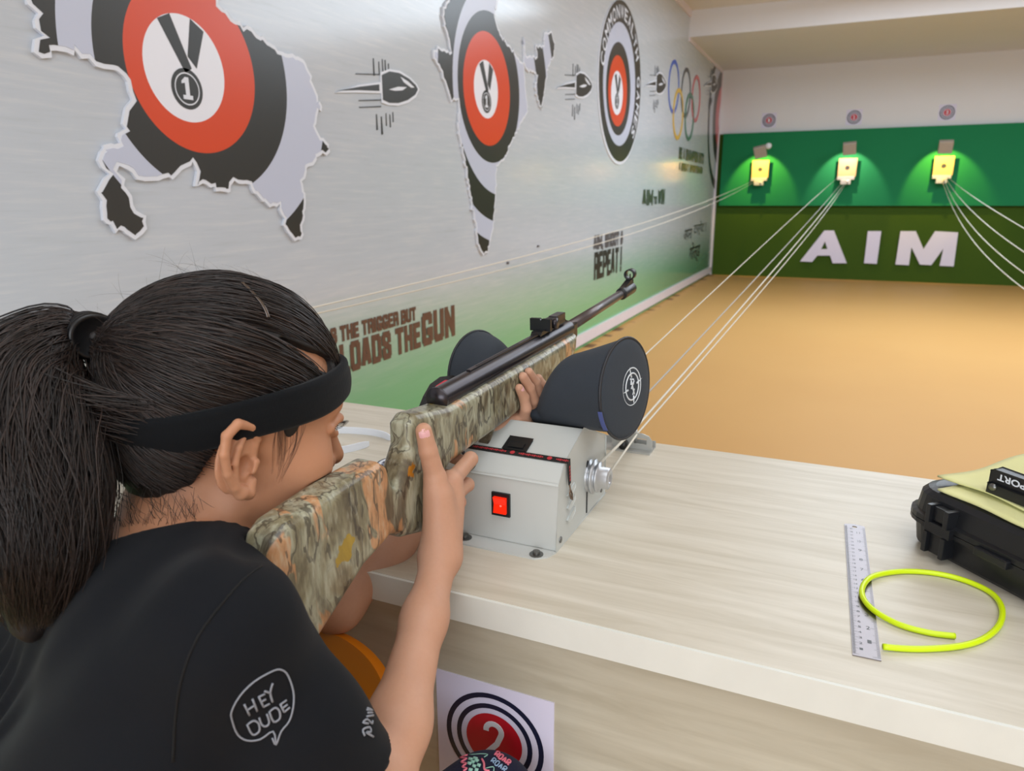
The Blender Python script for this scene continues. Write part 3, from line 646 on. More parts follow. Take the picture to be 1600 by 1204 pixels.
# ------------------------------------------------------------------ target retriever box
bx = thing('target_retriever', 'off-white metal target retriever box with red switch and pulley, on the bench', 'machine', (-0.38, 0.85, TZ))
X0, XR = -0.480, -0.281
prof = [(0.7535, TZ + 0.002), (0.7535, 0.8385), (0.781, 0.857), (0.849, 0.8805), (0.940, 0.846), (0.947, 0.84), (0.947, TZ + 0.002)]
MB().prism(prof, lambda a, b, h: (h, a, b), X0, XR).build('housing', MAT['box_paint'], bx, bevel=0.0018)
MB().prism([(X0 - 0.005, 0.955), (X0 - 0.005, 0.735), (X0 + 0.004, 0.727), (XR - 0.018, 0.727), (XR - 0.005, 0.737), (XR, 0.752), (XR + 0.001, 0.955)], lambda a, b, h: (a, b, h), TZ, TZ + 0.002).build('base_plate', MAT['box_paint'], bx)
for (u, v) in ((838, 866), (727, 840)):
    p = tp(u, v, TZ + 0.002)
    s_ = MB().lathe([(0.0085, 0.0), (0.0085, 0.0012), (0.0045, 0.0015), (0.0045, 0.005), (0.0, 0.0055)], p, (0, 0, 1), 6 if False else 14, False).build('screw', MAT['screw'], bx)
MB().box((XR, 0.866, TZ + 0.006), (XR + 0.0012, 0.8685, 0.80)).prism([(0.867 + 0.006 * math.cos(k * math.pi / 8), 0.812 + 0.019 * math.sin(k * math.pi / 8)) for k in range(16)], lambda a, b, h: (h, a, b), XR, XR + 0.0012).build('cord_slot', MAT['black_plastic'], bx)
for k in range(3):
    z = 0.816 - 0.0165 * k
    MB().prism([(0.787, z - 0.004), (0.813, z + 0.009 - 0.004), (0.811, z + 0.003 - 0.004), (0.795, z - 0.008)], lambda a, b, h: (XR + h, a, b), 0, 0.003).build('vent', MAT['box_paint'], bx, bevel=0.001)
for (y, z) in ((0.767, 0.762), (0.933, 0.764)):
    MB().lathe([(0.0, 0.0018), (0.004, 0.0012), (0.004, 0)], (XR, y, z), (1, 0, 0), 12).build('screw', MAT['screw'], bx)
def rbox(x, z): return (x, 0.7535, z)
p = on_plane(783.5, 787, 1, 0.7535); sx, sz = p[0], p[2]
sw = box_obj('rocker_switch', (sx - 0.0125, 0.7505, sz - 0.0155), (sx + 0.0125, 0.7545, sz + 0.0155), MAT['black_plastic'], bx, 0.0008, 'black framed power switch with lit red rocker')
m_, nt, b = new_mat('lit_red_rocker'); b.inputs['Base Color'].default_value = rgba((230, 30, 10)); b.inputs['Roughness'].default_value = 0.25; b.inputs['Emission Color'].default_value = (1.0, 0.03, 0.005, 1); b.inputs['Emission Strength'].default_value = 0.55
MB().prism([(sz - 0.0105, 0.0), (sz + 0.0105, 0.0), (sz + 0.0105, 0.005), (sz + 0.001, 0.0015), (sz - 0.0105, 0.0035)], lambda a, b_, h: (sx + h, 0.7505 - b_, a), -0.0085, 0.0085).build('rocker', m_, sw, 'glowing red rocker')
MB().lathe([(0, 0.0007), (0.0016, 0.0)], (sx + 0.001, 0.7487, sz - 0.001), (0, -1, 0), 10).build('indicator', emit('indicator_red', (255, 70, 60), 3), sw)
# slope between (0.781, 0.857) and (0.849, 0.8805)
sl = np.array([0.0, 0.068, 0.0235]); sl /= np.linalg.norm(sl); nrm = np.array([0, -sl[2], sl[1]])
def on_slope(u, v):
    o = np.array([0, 0.781, 0.857]); r = ray(u, v); return CAM + r * ((o - CAM).dot(nrm) / r.dot(nrm))
pc = on_slope(809, 696)
def fs_(a, b, h): return tuple(pc + np.array([a, 0, 0]) + sl * b + nrm * h)
ts = MB().prism([(-0.016, -0.012), (0.016, -0.012), (0.016, 0.014), (-0.016, 0.014)], fs_, -0.001, 0.003).build('top_switch', MAT['black_plastic'], bx, 'black top switch', bevel=0.0008)
MB().prism([(-0.010, -0.008), (0.010, -0.008), (0.010, 0.002), (-0.010, 0.002)], fs_, 0.003, 0.0045).build('rocker', MAT['black_plastic'], ts, bevel=0.0006)
py, pz = 0.8765, 0.806
MB().lathe([(0.0, 0.0), (0.0215, 0.0), (0.0225, 0.002), (0.017, 0.0035), (0.017, 0.0055), (0.0235, 0.007), (0.0235, 0.0095), (0.0175, 0.0105), (0.0175, 0.0125), (0.0205, 0.0135), (0.0205, 0.016), (0.0145, 0.0165), (0.0145, 0.0285), (0.012, 0.030), (0.006, 0.030), (0.006, 0.027), (0, 0.027)], (XR - 0.001, py, pz), (1, 0, 0), 32).build('pulley', MAT['alu'], bx)

# lanyard strip over the box
MAT['strap_black'] = plain('black_webbing', (24, 20, 20), 0.7, bmp=0.2, bscale=900)
MAT['strap_red'] = plain('red_webbing_print', (186, 50, 58), 0.6)
a0, a1 = on_slope(752, 700.5), on_slope(889, 722); d = (a1 - a0) / np.linalg.norm(a1 - a0); q = np.cross(nrm, d)
ly = thing('lanyard', 'narrow black and red lanyard laid across the retriever box, metal hook hanging', 'lanyard', tuple(a1))
wd = 0.0042
pts = [a0 - d * 0.05 - q * 0.0, a0, a0 * 0.5 + a1 * 0.5, a1, ]
def strip(mb, P, Q, th=0.0012):
    V, Fc = [], []
    for i, (p, wv, nv) in enumerate(P):
        p, wv, nv = map(np.array, (p, wv, nv)); V += [p + wv * Q, p - wv * Q, p - wv * Q + nv * th, p + wv * Q + nv * th]
    n = len(P)
    for i in range(n - 1):
        for k in range(4): Fc.append((4 * i + k, 4 * i + (k + 1) % 4, 4 * i + 4 + (k + 1) % 4, 4 * i + 4 + k))
    Fc += [(0, 1, 2, 3), (4 * n - 1, 4 * n - 2, 4 * n - 3, 4 * n - 4)]
    return mb.add(V, Fc)
xn = np.array([1.0, 0, 0]); side_w = np.array([0, 0.95, 0.2])
e1 = np.array([XR + 0.0016, a1[1] + 0.004, a1[2] - 0.002]); dn = np.array([XR + 0.003, 0.788, 0.828]); 
strip(MB(), [(a0 - d * 0.04 + nrm * 0.0005, q, nrm), (a1 + nrm * 0.0008, q, nrm)], wd).build('strap', MAT['strap_black'], ly)
strip(MB(), [(e1 + np.array([0, 0, 0.003]), side_w, xn), ((e1 + dn) / 2, side_w, xn), (dn, side_w * 0.8, xn)], wd).build('strap', MAT['strap_black'], ly)
for f0, f1 in ((-0.1, 0.30), (0.44, 0.72), (0.86, 1.0)):
    A, B = a0 + (a1 - a0) * f0, a0 + (a1 - a0) * f1; n_ = int(abs(f1 - f0) * 50)
    mb = MB()
    for k in range(n_):
        c_ = A + (B - A) * (k + 0.5) / n_; hw = (B - A) / n_ * 0.36; hh = q * wd * (0.25 + 0.12 * ((k * 7) % 3))
        mb.add([c_ - hw - hh + nrm * 0.0021, c_ + hw - hh + nrm * 0.0021, c_ + hw + hh + nrm * 0.0021, c_ - hw + hh + nrm * 0.0021], [(0, 1, 2, 3)])
    mb.build('printed_band', MAT['strap_red'], ly)
for f in (0.37, 0.79): MB().lathe([(0.0033, 0.0), (0.0, 0.0003)], a0 + (a1 - a0) * f + nrm * 0.0021, nrm, 12).build('printed_dot', MAT['strap_red'], ly)
mb = MB()
for k in range(5):
    c_ = e1 + (dn - e1) * (0.2 + 0.15 * k) + xn * 0.0016; mb.add([c_ - side_w * 0.002 - np.array([0, 0, 0.0015]), c_ + side_w * 0.002 - np.array([0, 0, 0.0015]), c_ + side_w * 0.002 + np.array([0, 0, 0.0015]), c_ - side_w * 0.002 + np.array([0, 0, 0.0015])], [(0, 1, 2, 3)])
mb.build('printed_band', MAT['strap_red'], ly)
hk = [dn, dn + np.array([0.001, 0.001, -0.006]), dn + np.array([0.002, -0.003, -0.011]), dn + np.array([0.002, 0.001, -0.019]), dn + np.array([0.002, 0.007, -0.024]), dn + np.array([0.002, 0.005, -0.014]), dn + np.array([0.002, 0.0, -0.008])]
MB().tube(hk, 0.0011, 6).build('hook', plain('bronze_hook', (120, 100, 84), 0.35, 0.9), ly)

# bracket
br = thing('cord_bracket', 'folded zinc cord bracket with a black bolt at the back edge of the bench', 'bracket', (-0.31, 1.17, TZ))
def B_(dx, dy, dz): return (-0.300 + dx, 1.150 + dy, TZ + dz)
MB().box(B_(-0.10, -0.012, 0.0), B_(0.040, 0.03, 0.003)).box(B_(-0.13, 0.028, 0.0), B_(0.04, 0.031, 0.012)).build('base_plate', MAT['zinc'], br)
pl = [(-0.030, 0.0), (0.040, 0.0), (0.040, 0.018), (0.034, 0.027), (0.022, 0.031), (-0.030, 0.031)]
MB().prism(pl, lambda a, b_, h: B_(a, 0.004 + h, b_), 0, 0.0025, [(0.008, 0.012), (0.030, 0.012), (0.030, 0.022), (0.008, 0.022)]).build('upright', MAT['zinc'], br)
MB().lathe([(0, 0.014), (0.007, 0.013), (0.0075, 0), (0.0, 0)], B_(-0.008, 0.004, 0.010), (0, -1, 0), 14).build('bolt', MAT['black_plastic'], br)
MB().lathe([(0, -0.004), (0.011, -0.004), (0.008, 0), (0.011, 0.004), (0, 0.004)], B_(0.006, 0.018, 0.022), (0.97, 0.2, 0), 18).build('cord_wheel', MAT['zinc'], br)

# cords
def cord(label, P, sag, grp, r=0.0019, mat='cord'):
    P = [np.array(p, float) for p in P]; pth = [P[0]] if len(P) > 2 else []
    for p in P[1:-1]: pth.append(p)
    A, B = P[-2], P[-1]; pts = list(P[:-2])
    for k in range(31):
        t = k / 30; pts.append(A + (B - A) * t - np.array([0, 0, 4 * sag * t * (1 - t)]))
    o = MB().tube(pts, r, 6).build('pulley_cord', MAT[mat], None)
    # bring the origin onto the cord's first point
    o.location = Vector(pts[0]); me = o.data
    for v in me.vertices: v.co -= o.location
    return tag(o, label, 'cord', grp)
MAT['cord_grey'] = plain('grey_cord', (186, 182, 176), 0.6)
E2 = B_(0.006, 0.018, 0.034)
cord('bright white cord running from the box pulley over the bracket to the middle target', [(XR + 0.012, py, pz + 0.017), E2, (TX[1] + 0.0, 11.19, 1.36)], 0.03, None, 0.0021)
cord('lower white cord running from the box pulley past the bracket to the middle target', [(XR + 0.016, py + 0.004, pz - 0.012), B_(0.012, 0.012, 0.028), (TX[1] + 0.01, 11.19, 1.345)], 0.05, None, 0.0017)
cord('grey cord just left of the white pair, running to the middle target', [(-0.335, 1.19, 0.775), (TX[1] - 0.03, 11.19, 1.36)], 0.02, None, 0.0019, 'cord_grey')
cord('thin pale cord farthest left of those running to the middle target', [(-0.40, 1.19, 0.79), (TX[1] - 0.09, 11.19, 1.42)], -0.01, None, 0.0016)
cord('upper of two white cords stretched along the mural wall to the left target', [(-1.62, 1.19, 0.80), (TX[0] - 0.05, 11.19, 1.39)], 0.10, None, 0.0028)
cord('lower of two white cords stretched along the mural wall to the left target', [(-1.66, 1.19, 0.78), (TX[0] - 0.05, 11.19, 1.365)], 0.14, None, 0.0028)
for k, (xe, sg, lb) in enumerate(((0.86, 0.06, 'topmost white cord leaving the right target for the right frame edge'), (0.82, 0.16, 'second white cord from the top leaving the right target'), (0.80, 0.25, 'third white cord from the top leaving the right target'), (0.76, 0.30, 'lowest white cord leaving the right target'))):
    cord(lb, [(xe, 1.19, 0.78), (TX[2] + 0.04 - 0.015 * k, 11.19, 1.40 - 0.018 * k)], sg, None, 0.0028)

# ------------------------------------------------------------------ gun rest cushion
def fabric(name, c, sc=1400):
    m, nt, b = new_mat(name); v = coords(nt); f = noise(nt, v, sc, 2, 0.8); g = noise(nt, v, 60, 3)
    cc = mix(nt, f, tuple(x * 0.6 for x in lin(c)) + (1,), tuple(min(1, x * 1.6) for x in lin(c)) + (1,)); cc = mix(nt, math_n(nt, 'MULTIPLY', g, 0.3), cc, tuple(x * 0.8 for x in lin(c)) + (1,))
    nt.links.new(cc, b.inputs['Base Color']); b.inputs['Roughness'].default_value = 0.85; b.inputs['Specular IOR Level'].default_value = 0.2; b.inputs['Sheen Weight'].default_value = 0.04
    bump(nt, b, f, 0.35, 0.0006); return m
MAT['cushion'] = fabric('charcoal_canvas', (55, 60, 67))
MAT['piping'] = plain('dark_piping', (34, 36, 42), 0.5)
CA, CB, CRAD = np.array([-0.480, 0.942, 0.912]), np.array([-0.2385, 0.888, 0.929]), 0.066
cu = thing('gun_rest_cushion', 'dark dumbbell-shaped gun rest cushion lying on the retriever box', 'cushion', ((CA + CB) / 2)[:2].tolist() + [0.87])
ax = (CB - CA) / np.linalg.norm(CB - CA); Lc = np.linalg.norm(CB - CA)
def rad(t): return 0.047 + (CRAD - 0.047) * (np.abs(t - 0.5) * 2) ** 1.2
def cushion(p):
    q = p - CA.astype(np.float32); t = q @ ax.astype(np.float32); q = q + np.array([0, 0, 1], np.float32) * ((CRAD - rad(np.clip(t / Lc, 0, 1))) * 0.9)[:, None]; r = np.linalg.norm(q - t[:, None] * ax.astype(np.float32), axis=1)
    d = np.maximum((r - rad(np.clip(t / Lc, 0, 1))) * 0.95, np.maximum(-t, t - Lc))
    g = to_rifle(p); gx, gh = np.abs(g[:, 0] - 0.005) - 0.031, -(g[:, 2] + 0.0755)
    gd = np.maximum(gx - 0.35 * np.maximum(g[:, 2] + 0.0755, 0), gh)
    d = smax(d, -gd, 0.022)
    hz = np.interp(p[:, 1], [0.70, 0.7535, 0.781, 0.849, 0.940, 0.947, 1.1], [0.83, 0.8385, 0.857, 0.8805, 0.846, 0.835, 0.80])
    return smax(d, (hz + 0.0008 - p[:, 2]) * 0.9, 0.006).astype(np.float32)
V, Q = surface(cushion, (-0.60, 0.79, 0.83), (-0.19, 1.06, 1.02), 0.003)
np_mesh('cushion_body', V, Q, MAT['cushion'], cu)
for c_, sg in ((CA, -1), (CB, 1)):
    MB().lathe([(0.065, 0.0)] + [(0.065 * math.cos(a), 0.007 * math.sin(a)) for a in np.linspace(0.2, math.pi / 2, 7)], c_, ax * sg, 48).build('end_cap', MAT['cushion'], cu)
    u = np.array([0, 0, 1.0]); u = u - ax * u.dot(ax); u /= np.linalg.norm(u); v_ = np.cross(ax, u)
    ring = [c_ + u * CRAD * math.cos(a) + v_ * CRAD * math.sin(a) for a in np.linspace(0, 2 * math.pi, 49)]
    MB().tube(ring, 0.0019, 6, False).build('piping', MAT['piping'], cu)
u = np.array([0, 0, 1.0]); u = u - ax * u.dot(ax); u /= np.linalg.norm(u); v_ = np.cross(ax, u)      # v_ points back or front
if v_[1] > 0: v_ = -v_
sm = []
for t in np.linspace(0.66, 1.0, 20): a_ = math.radians(128); sm.append(CA + ax * Lc * t + (u * math.cos(a_) + v_ * math.sin(a_)) * (rad(t) + 0.0006))
MB().tube(sm, 0.0009, 5).build('seam', MAT['piping'], cu)
tg = []
for a_ in np.linspace(math.radians(103), math.radians(128), 6): tg.append((CA + ax * Lc + (u * math.cos(a_) + v_ * math.sin(a_)) * (CRAD + 0.002), ax, u * math.cos(a_) + v_ * math.sin(a_)))
strip(MB(), tg, 0.0030, 0.0008).build('tag_label', plain('blue_tag', (72, 84, 140), 0.6), cu)
EC = CB + ax * 0.0063 + v_ * -0.006 + u * 0.002
def ef(a, b_, h=0.0):
    rr = math.hypot(a, b_) ; return EC + (-v_) * a * 1.0 + u * b_ + ax * (0.0012 - 0.2 * rr * rr / 0.07 + h)
em = MB()
for R0 in (0.0245, 0.0175): em.tube([ef(R0 * math.cos(a), R0 * math.sin(a)) for a in np.linspace(0, 2 * math.pi, 41)], 0.00115, 5, False)
for a in (100, 190, 280, 10):
    ca, sa = math.cos(math.radians(a)), math.sin(math.radians(a)); em.tube([ef(0.0125 * ca, 0.0125 * sa), ef(0.035 * ca, 0.035 * sa)], [0.0014, 0.0011], 5)
for st in ([(-0.006, 0.011), (0.003, 0.009), (0.002, 0.003), (-0.005, 0.004), (-0.004, 0.011), (0.001, -0.004), (0.005, -0.011)], [(0.004, 0.007), (-0.004, -0.002), (0.004, -0.004), (0.0, -0.011)]):
    em.tube([ef(*p) for p in st], 0.0011, 5)
em.build('embroidered_emblem', plain('white_thread', (214, 218, 222), 0.7), cu, 'white embroidered crosshair with monogram')
# webbing loop behind the rifle, sewn to the far end of the cushion
q0 = at(711, 594, 1.035)
lp = [at(722, 598, 1.03), at(708, 593, 1.02), at(692, 594, 1.00), at(678, 604, 0.97), at(668, 622, 0.94), at(660, 642, 0.93)]
Q_ = []
for i in range(len(lp)):
    t = lp[min(i + 1, 5)] - lp[max(i - 1, 0)]; t /= np.linalg.norm(t); nv = CAM + np.array([0, 0, 0.5]) - lp[i]; nv = nv - t * nv.dot(t); nv /= np.linalg.norm(nv); Q_.append((lp[i], np.cross(nv, t), nv))
sl_ = strip(MB(), Q_, 0.0062, 0.0015).build('strap', MAT['strap_black'], cu, 'black carrying loop with red inner stripe')
Q2 = [(p + n * 0.0012 - w_ * 0.0052 * (1 if (p - w_ * 0.01 - p)[2] < 0 else -1), w_, n) for p, w_, n in Q_[:5]]
strip(MB(), Q2, 0.0030, 0.0012).build('stripe', plain('red_webbing', (206, 48, 66), 0.6), sl_, 'red inner stripe')

# ------------------------------------------------------------------ things on the bench
hb = thing('hair_band', 'white plastic hair band standing on edge on the bench behind the rifle', 'hair band', (-0.8, 0.97, TZ))
path = [(-0.699, 1.028), (-0.73, 1.04), (-0.77, 1.04), (-0.82, 1.026), (-0.87, 1.0), (-0.90, 0.965), (-0.905, 0.925), (-0.875, 0.893), (-0.82, 0.89), (-0.765, 0.912), (-0.735, 0.945), (-0.716, 0.985)]
def smooth_path(P, n=8):
    P = [np.array(p, float) for p in P]; out = []
    for i in range(len(P) - 1):
        p0, p1, p2, p3 = P[max(i - 1, 0)], P[i], P[i + 1], P[min(i + 2, len(P) - 1)]
        for k in range(n):
            t = k / n; out.append(0.5 * ((2 * p1) + (-p0 + p2) * t + (2 * p0 - 5 * p1 + 4 * p2 - p3) * t * t + (-p0 + 3 * p1 - 3 * p2 + p3) * t ** 3))
    out.append(P[-1]); return out
sp = smooth_path(path); Q_ = []
for i, p in enumerate(sp):
    t = sp[min(i + 1, len(sp) - 1)] - sp[max(i - 1, 0)]; t /= np.linalg.norm(t); e = min(i, len(sp) - 1 - i); hh = 1.0 if e > 3 else (0.6, 0.8, 0.92, 0.97)[e]
    Q_.append(((p[0], p[1], TZ + 0.0065), (0, 0, hh), (-t[1], t[0], 0)))
strip(MB(), Q_, 0.0065, 0.0022).build('band', MAT['white_plastic'], hb, bevel=0.0006)
tc_ = tp(619, 724, 0.77); tin = thing('pellet_tin', 'small round pellet tin with navy and white patterned lid, behind the rifle grip', 'tin', (tc_[0], tc_[1], TZ))
MB().lathe([(0, 0), (0.031, 0), (0.031, 0.014), (0.0325, 0.015), (0.0325, 0.019), (0.031, 0.020), (0, 0.020)], (tc_[0], tc_[1], TZ), (0, 0, 1), 36).build('tin_body', MAT['alu'], tin)
def tin_mat():
    m, nt, b = new_mat('tin_lid_print'); v = coords(nt); n_ = noise(nt, v, 240, 2, 0.6); r = ramp(nt, [(0.0, rgba((36, 42, 74))), (0.57, rgba((220, 222, 232)))], 'CONSTANT'); nt.links.new(n_, r.inputs[0]); nt.links.new(r.outputs[0], b.inputs['Base Color']); b.inputs['Roughness'].default_value = 0.3; return m
MB().lathe([(0.0, 0.0206), (0.023, 0.0206)], (tc_[0], tc_[1], TZ), (0, 0, 1), 36, False).build('lid_label', tin_mat(), tin)
MB().lathe([(0.0305, 0.0206), (0.028, 0.0206)], (tc_[0], tc_[1], TZ), (0, 0, 1), 36, False).build('label_ring', MAT['navy'], tin)
MB().lathe([(0.028, 0.0205), (0.023, 0.0205)], (tc_[0], tc_[1], TZ), (0, 0, 1), 36, False).build('label_ring', MAT['white_print'], tin)

# ruler
rl = thing('steel_ruler', 'steel ruler lying across the grain on the bench under the yellow tube', 'ruler', (0.055, 0.83, TZ))
p0, p1 = np.array([0.0505, 0.984]), np.array([0.0590, 0.676]); dr = (p1 - p0) / np.linalg.norm(p1 - p0); pr = np.array([-dr[1], dr[0]]); 
if pr[0] < 0: pr = -pr
RLn = np.linalg.norm(p1 - p0)
def rf(a, b_, h=0.0): # a across (-.5...5)*0.025, b along from the far end
    q_ = p0 + dr * b_ + pr * a; return (q_[0], q_[1], TZ + h)
W_ = 0.0122
outline = [(-W_, RLn), (W_, RLn)] + [(W_ * math.cos(t), 0.004 - 0.004 * math.sin(t)) for t in np.linspace(0, math.pi, 9)]
hole = [(0.003 * math.cos(t), 0.0085 + 0.003 * math.sin(t)) for t in np.linspace(0, 2 * math.pi, 13)[:-1]]
MAT['ruler'] = plain('brushed_steel', (140, 134, 136), 0.34, 1.0, var=0.05)
MB().prism(outline, rf, 0, 0.001, hole).build('blade', MAT['ruler'], rl)
mk = MB()
for k in range(301):
    if k > 297: break
    b_ = RLn - 0.003 - k * 0.001; ln = 0.0058 if k % 10 == 0 else (0.0044 if k % 5 == 0 else 0.003)
    mk.add([rf(-W_ + 0.0004, b_ - 0.00014, 0.0011), rf(-W_ + ln, b_ - 0.00014, 0.0011), rf(-W_ + ln, b_ + 0.00014, 0.0011), rf(-W_ + 0.0004, b_ + 0.00014, 0.0011)], [(0, 1, 2, 3)])
for k in range(188):
    b_ = RLn - 0.003 - k * 0.0254 / 16; ln = 0.007 if k % 16 == 0 else (0.005 if k % 8 == 0 else 0.003)
    mk.add([rf(W_ - 0.0004, b_ - 0.00014, 0.0011), rf(W_ - ln, b_ - 0.00014, 0.0011), rf(W_ - ln, b_ + 0.00014, 0.0011), rf(W_ - 0.0004, b_ + 0.00014, 0.0011)], [(0, 1, 2, 3)])
o = mk.build('graduation', MAT['black_print'], rl); o['kind'] = 'stuff'
for k in range(1, 30):
    b_ = RLn - 0.003 - k * 0.01
    text_obj('numeral', str(k), lambda a, c: rf(a, c, 0.0011), (-W_ + 0.0064, b_ + 0.0018, -W_ + 0.0095, b_ - 0.0018), MAT['black_print'], rl, 0.0)
for k in range(1, 12):
    b_ = RLn - 0.003 - k * 0.0254
    text_obj('numeral', str(k), lambda a, c: rf(a, c, 0.0011), (W_ - 0.0105, b_ + 0.003, W_ - 0.0068, b_ - 0.003), MAT['black_print'], rl, 0.0)
# yellow tube
tb = [(0.073, 0.696), (0.106, 0.708), (0.14, 0.728), (0.164, 0.753), (0.182, 0.788), (0.189, 0.826), (0.182, 0.855), (0.157, 0.873), (0.126, 0.875), (0.093, 0.862), (0.066, 0.834), (0.056, 0.796), (0.064, 0.765), (0.087, 0.746), (0.114, 0.741), (0.138, 0.745)]
sp = smooth_path(tb, 6)
zt = [TZ + 0.0032 + 0.0016 * math.exp(-(((p[0] - 0.058) / 0.02) ** 2)) for p in sp]
yt = MB().tube([(p[0], p[1], z) for p, z in zip(sp, zt)], 0.0030, 10).build('rubber_tube', MAT['yellow_tube']); yt.location = (0.12, 0.8, TZ)
for v in yt.data.vertices: v.co -= yt.location
tag(yt, 'fluorescent yellow rubber tube curled in an open loop on the bench beside the ruler', 'tube')

# gun case
gc = thing('gun_case', 'black hard plastic case with latches, on the right of the bench under a yellow cloth', 'case', (0.25, 0.95, TZ))
Qc = np.array([0.098, 0.966]); g1 = np.array([0.672, -0.741]); g2 = np.array([0.741, 0.672])
def gfr(a, b_, h): q_ = Qc + g1 * a + g2 * b_; return (q_[0], q_[1], TZ + h)
LA, LB = 0.40, 0.26
def rrect(i, r, n=6):
    out = []
    for cx_, cy_, s0 in ((LA - i - r, LB - i - r, 0), (i + r, LB - i - r, 90), (i + r, i + r, 180), (LA - i - r, i + r, 270)):
        for k in range(n + 1): a = math.radians(s0 + 90 * k / n); out.append((cx_ + r * math.cos(a), cy_ + r * math.sin(a)))
    return out
def loft(levels, mat, name, label=None):
    mb = MB(); V = []; n = None
    for (i, r, h) in levels:
        L = rrect(i, r); n = len(L); V += [gfr(a, b_, h) for a, b_ in L]
    Fc = [(j * n + k, j * n + (k + 1) % n, (j + 1) * n + (k + 1) % n, (j + 1) * n + k) for j in range(len(levels) - 1) for k in range(n)]
    Fc += [tuple(range(n))[::-1], tuple((len(levels) - 1) * n + k for k in range(n))]
    mb.add(V, Fc, False); return mb.build(name, mat, gc, label)
MAT['case'] = plain('case_plastic', (22, 23, 27), 0.36, var=0.1, bmp=0.06, bscale=700)
loft([(0.012, 0.03, 0.0), (0.006, 0.034, 0.006), (0.003, 0.036, 0.030), (0.003, 0.036, 0.034), (-0.003, 0.04, 0.035), (-0.003, 0.04, 0.040)], MAT['case'], 'case_base')
loft([(-0.003, 0.04, 0.0408), (-0.003, 0.04, 0.047), (0.002, 0.036, 0.049), (0.005, 0.034, 0.07), (0.010, 0.032, 0.076), (0.016, 0.03, 0.078)], MAT['case'], 'case_lid')
for a in (0.062, 0.30):
    lt = MB().box((0, 0, 0), (1, 1, 1)); lt = MB()
    def bxp(a0, a1, b0, b1, h0, h1): 
        pts_ = [gfr(x, y, z) for z in (h0, h1) for x, y in ((a0, b0), (a1, b0), (a1, b1), (a0, b1))]
        lt.add(pts_, [(3, 2, 1, 0), (4, 5, 6, 7), (0, 1, 5, 4), (1, 2, 6, 5), (2, 3, 7, 6), (3, 0, 4, 7)])
    for da in (-0.012, 0.012): bxp(a + da - 0.003, a + da + 0.003, -0.012, 0.006, 0.046, 0.068); bxp(a + da - 0.003, a + da + 0.003, -0.012, 0.006, 0.008, 0.034)
    bxp(a - 0.009, a + 0.009, -0.006, 0.004, 0.048, 0.066); bxp(a - 0.009, a + 0.009, -0.006, 0.004, 0.008, 0.034)
    bxp(a - 0.016, a + 0.018, -0.010, 0.0, 0.034, 0.047)
    lt.build('latch', MAT['case'], gc, bevel=0.001)
bxl = MB(); lt = bxl
bxp(0.11, 0.15, -0.009, 0.0, 0.033, 0.043); bxl.build('hasp', MAT['case'], gc, bevel=0.002)
arc = [(0.037 + 0.0404 * math.cos(math.radians(a)), 0.037 + 0.0404 * math.sin(math.radians(a))) for a in range(206, 228, 4)]; arc2 = [(0.037 + 0.0396 * math.cos(math.radians(a)), 0.037 + 0.0396 * math.sin(math.radians(a))) for a in range(206, 228, 4)]
MB().prism(arc + arc2[::-1], gfr, 0.0405, 0.0435).build('maker_plate', plain('silver_plate', (190, 190, 195), 0.4, 0.3), gc, 'small silver plate')
# cloth
def cloth_mat():
    m, nt, b = new_mat('yellow_microfibre'); v = coords(nt); f = noise(nt, v, 900, 2, 0.8); g = noise(nt, v, 40, 3)
    nt.links.new(mix(nt, g, rgba((224, 221, 150)), rgba((234, 232, 172))), b.inputs['Base Color']); b.inputs['Roughness'].default_value = 0.95; b.inputs['Sheen Weight'].default_value = 0.2
    bump(nt, b, f, 0.6, 0.001); return m
MAT['cloth'] = cloth_mat()
cl = thing('cleaning_cloth', 'folded pale yellow microfibre cloth draped on top of the black case', 'cloth', (0.28, 0.97, TZ + 0.08))
def sheet(name, fa, na, nb, h_fn, edge):
    V, Fc = [], []
    for j in range(nb + 1):
        for i in range(na + 1):
            a, b_ = edge(i / na, j / nb); V.append(gfr(a, b_, h_fn(a, b_)))
    m = (na + 1) * (nb + 1); V += [(x, y, z - 0.0022) for x, y, z in V]
    for j in range(nb):
        for i in range(na):
            k = j * (na + 1) + i; Fc.append((k, k + 1, k + na + 2, k + na + 1)); Fc.append((k + m, k + na + 1 + m, k + na + 2 + m, k + 1 + m))
    bd = [i for i in range(na + 1)] + [j * (na + 1) + na for j in range(1, nb + 1)] + [nb * (na + 1) + i for i in range(na - 1, -1, -1)] + [j * (na + 1) for j in range(nb - 1, 0, -1)]
    for k in range(len(bd)): Fc.append((bd[k], bd[k] + m, bd[(k + 1) % len(bd)] + m, bd[(k + 1) % len(bd)]))
    return np_mesh(name, V, Fc, MAT['cloth'], cl, True)
wob = lambda a, b_, s: 0.0009 * math.sin(70 * a + s) + 0.0009 * math.sin(58 * b_ + 30 * a + 2 * s)
mound = lambda a, b_: 0.024 * math.exp(-(((b_ - 0.19) / 0.05) ** 2)) * (1 / (1 + math.exp(-(a - 0.02) / 0.03))) + 0.010 * math.exp(-(((b_ - 0.10) / 0.05) ** 2)) * (1 / (1 + math.exp(-(a - 0.08) / 0.03)))
sheet('lower_layer', 0, 40, 26, lambda a, b_: 0.0815 + wob(a, b_, 1) * 0.6, lambda s, t: (0.030 + s * 0.34 - 0.012 * (t < 0.05) * 0 + 0.010 * math.cos(t * 3.1), 0.010 + 0.002 * math.sin(s * 14) + t * 0.20))
sheet('upper_layer', 0, 40, 26, lambda a, b_: 0.0865 + wob(a, b_, 2) + mound(a, b_), lambda s, t: (0.018 + s * 0.34 + 0.004 * math.sin(t * 9), 0.030 + 0.006 * math.sin(s * 7 + 0.5) + 0.012 * s + t * 0.21))
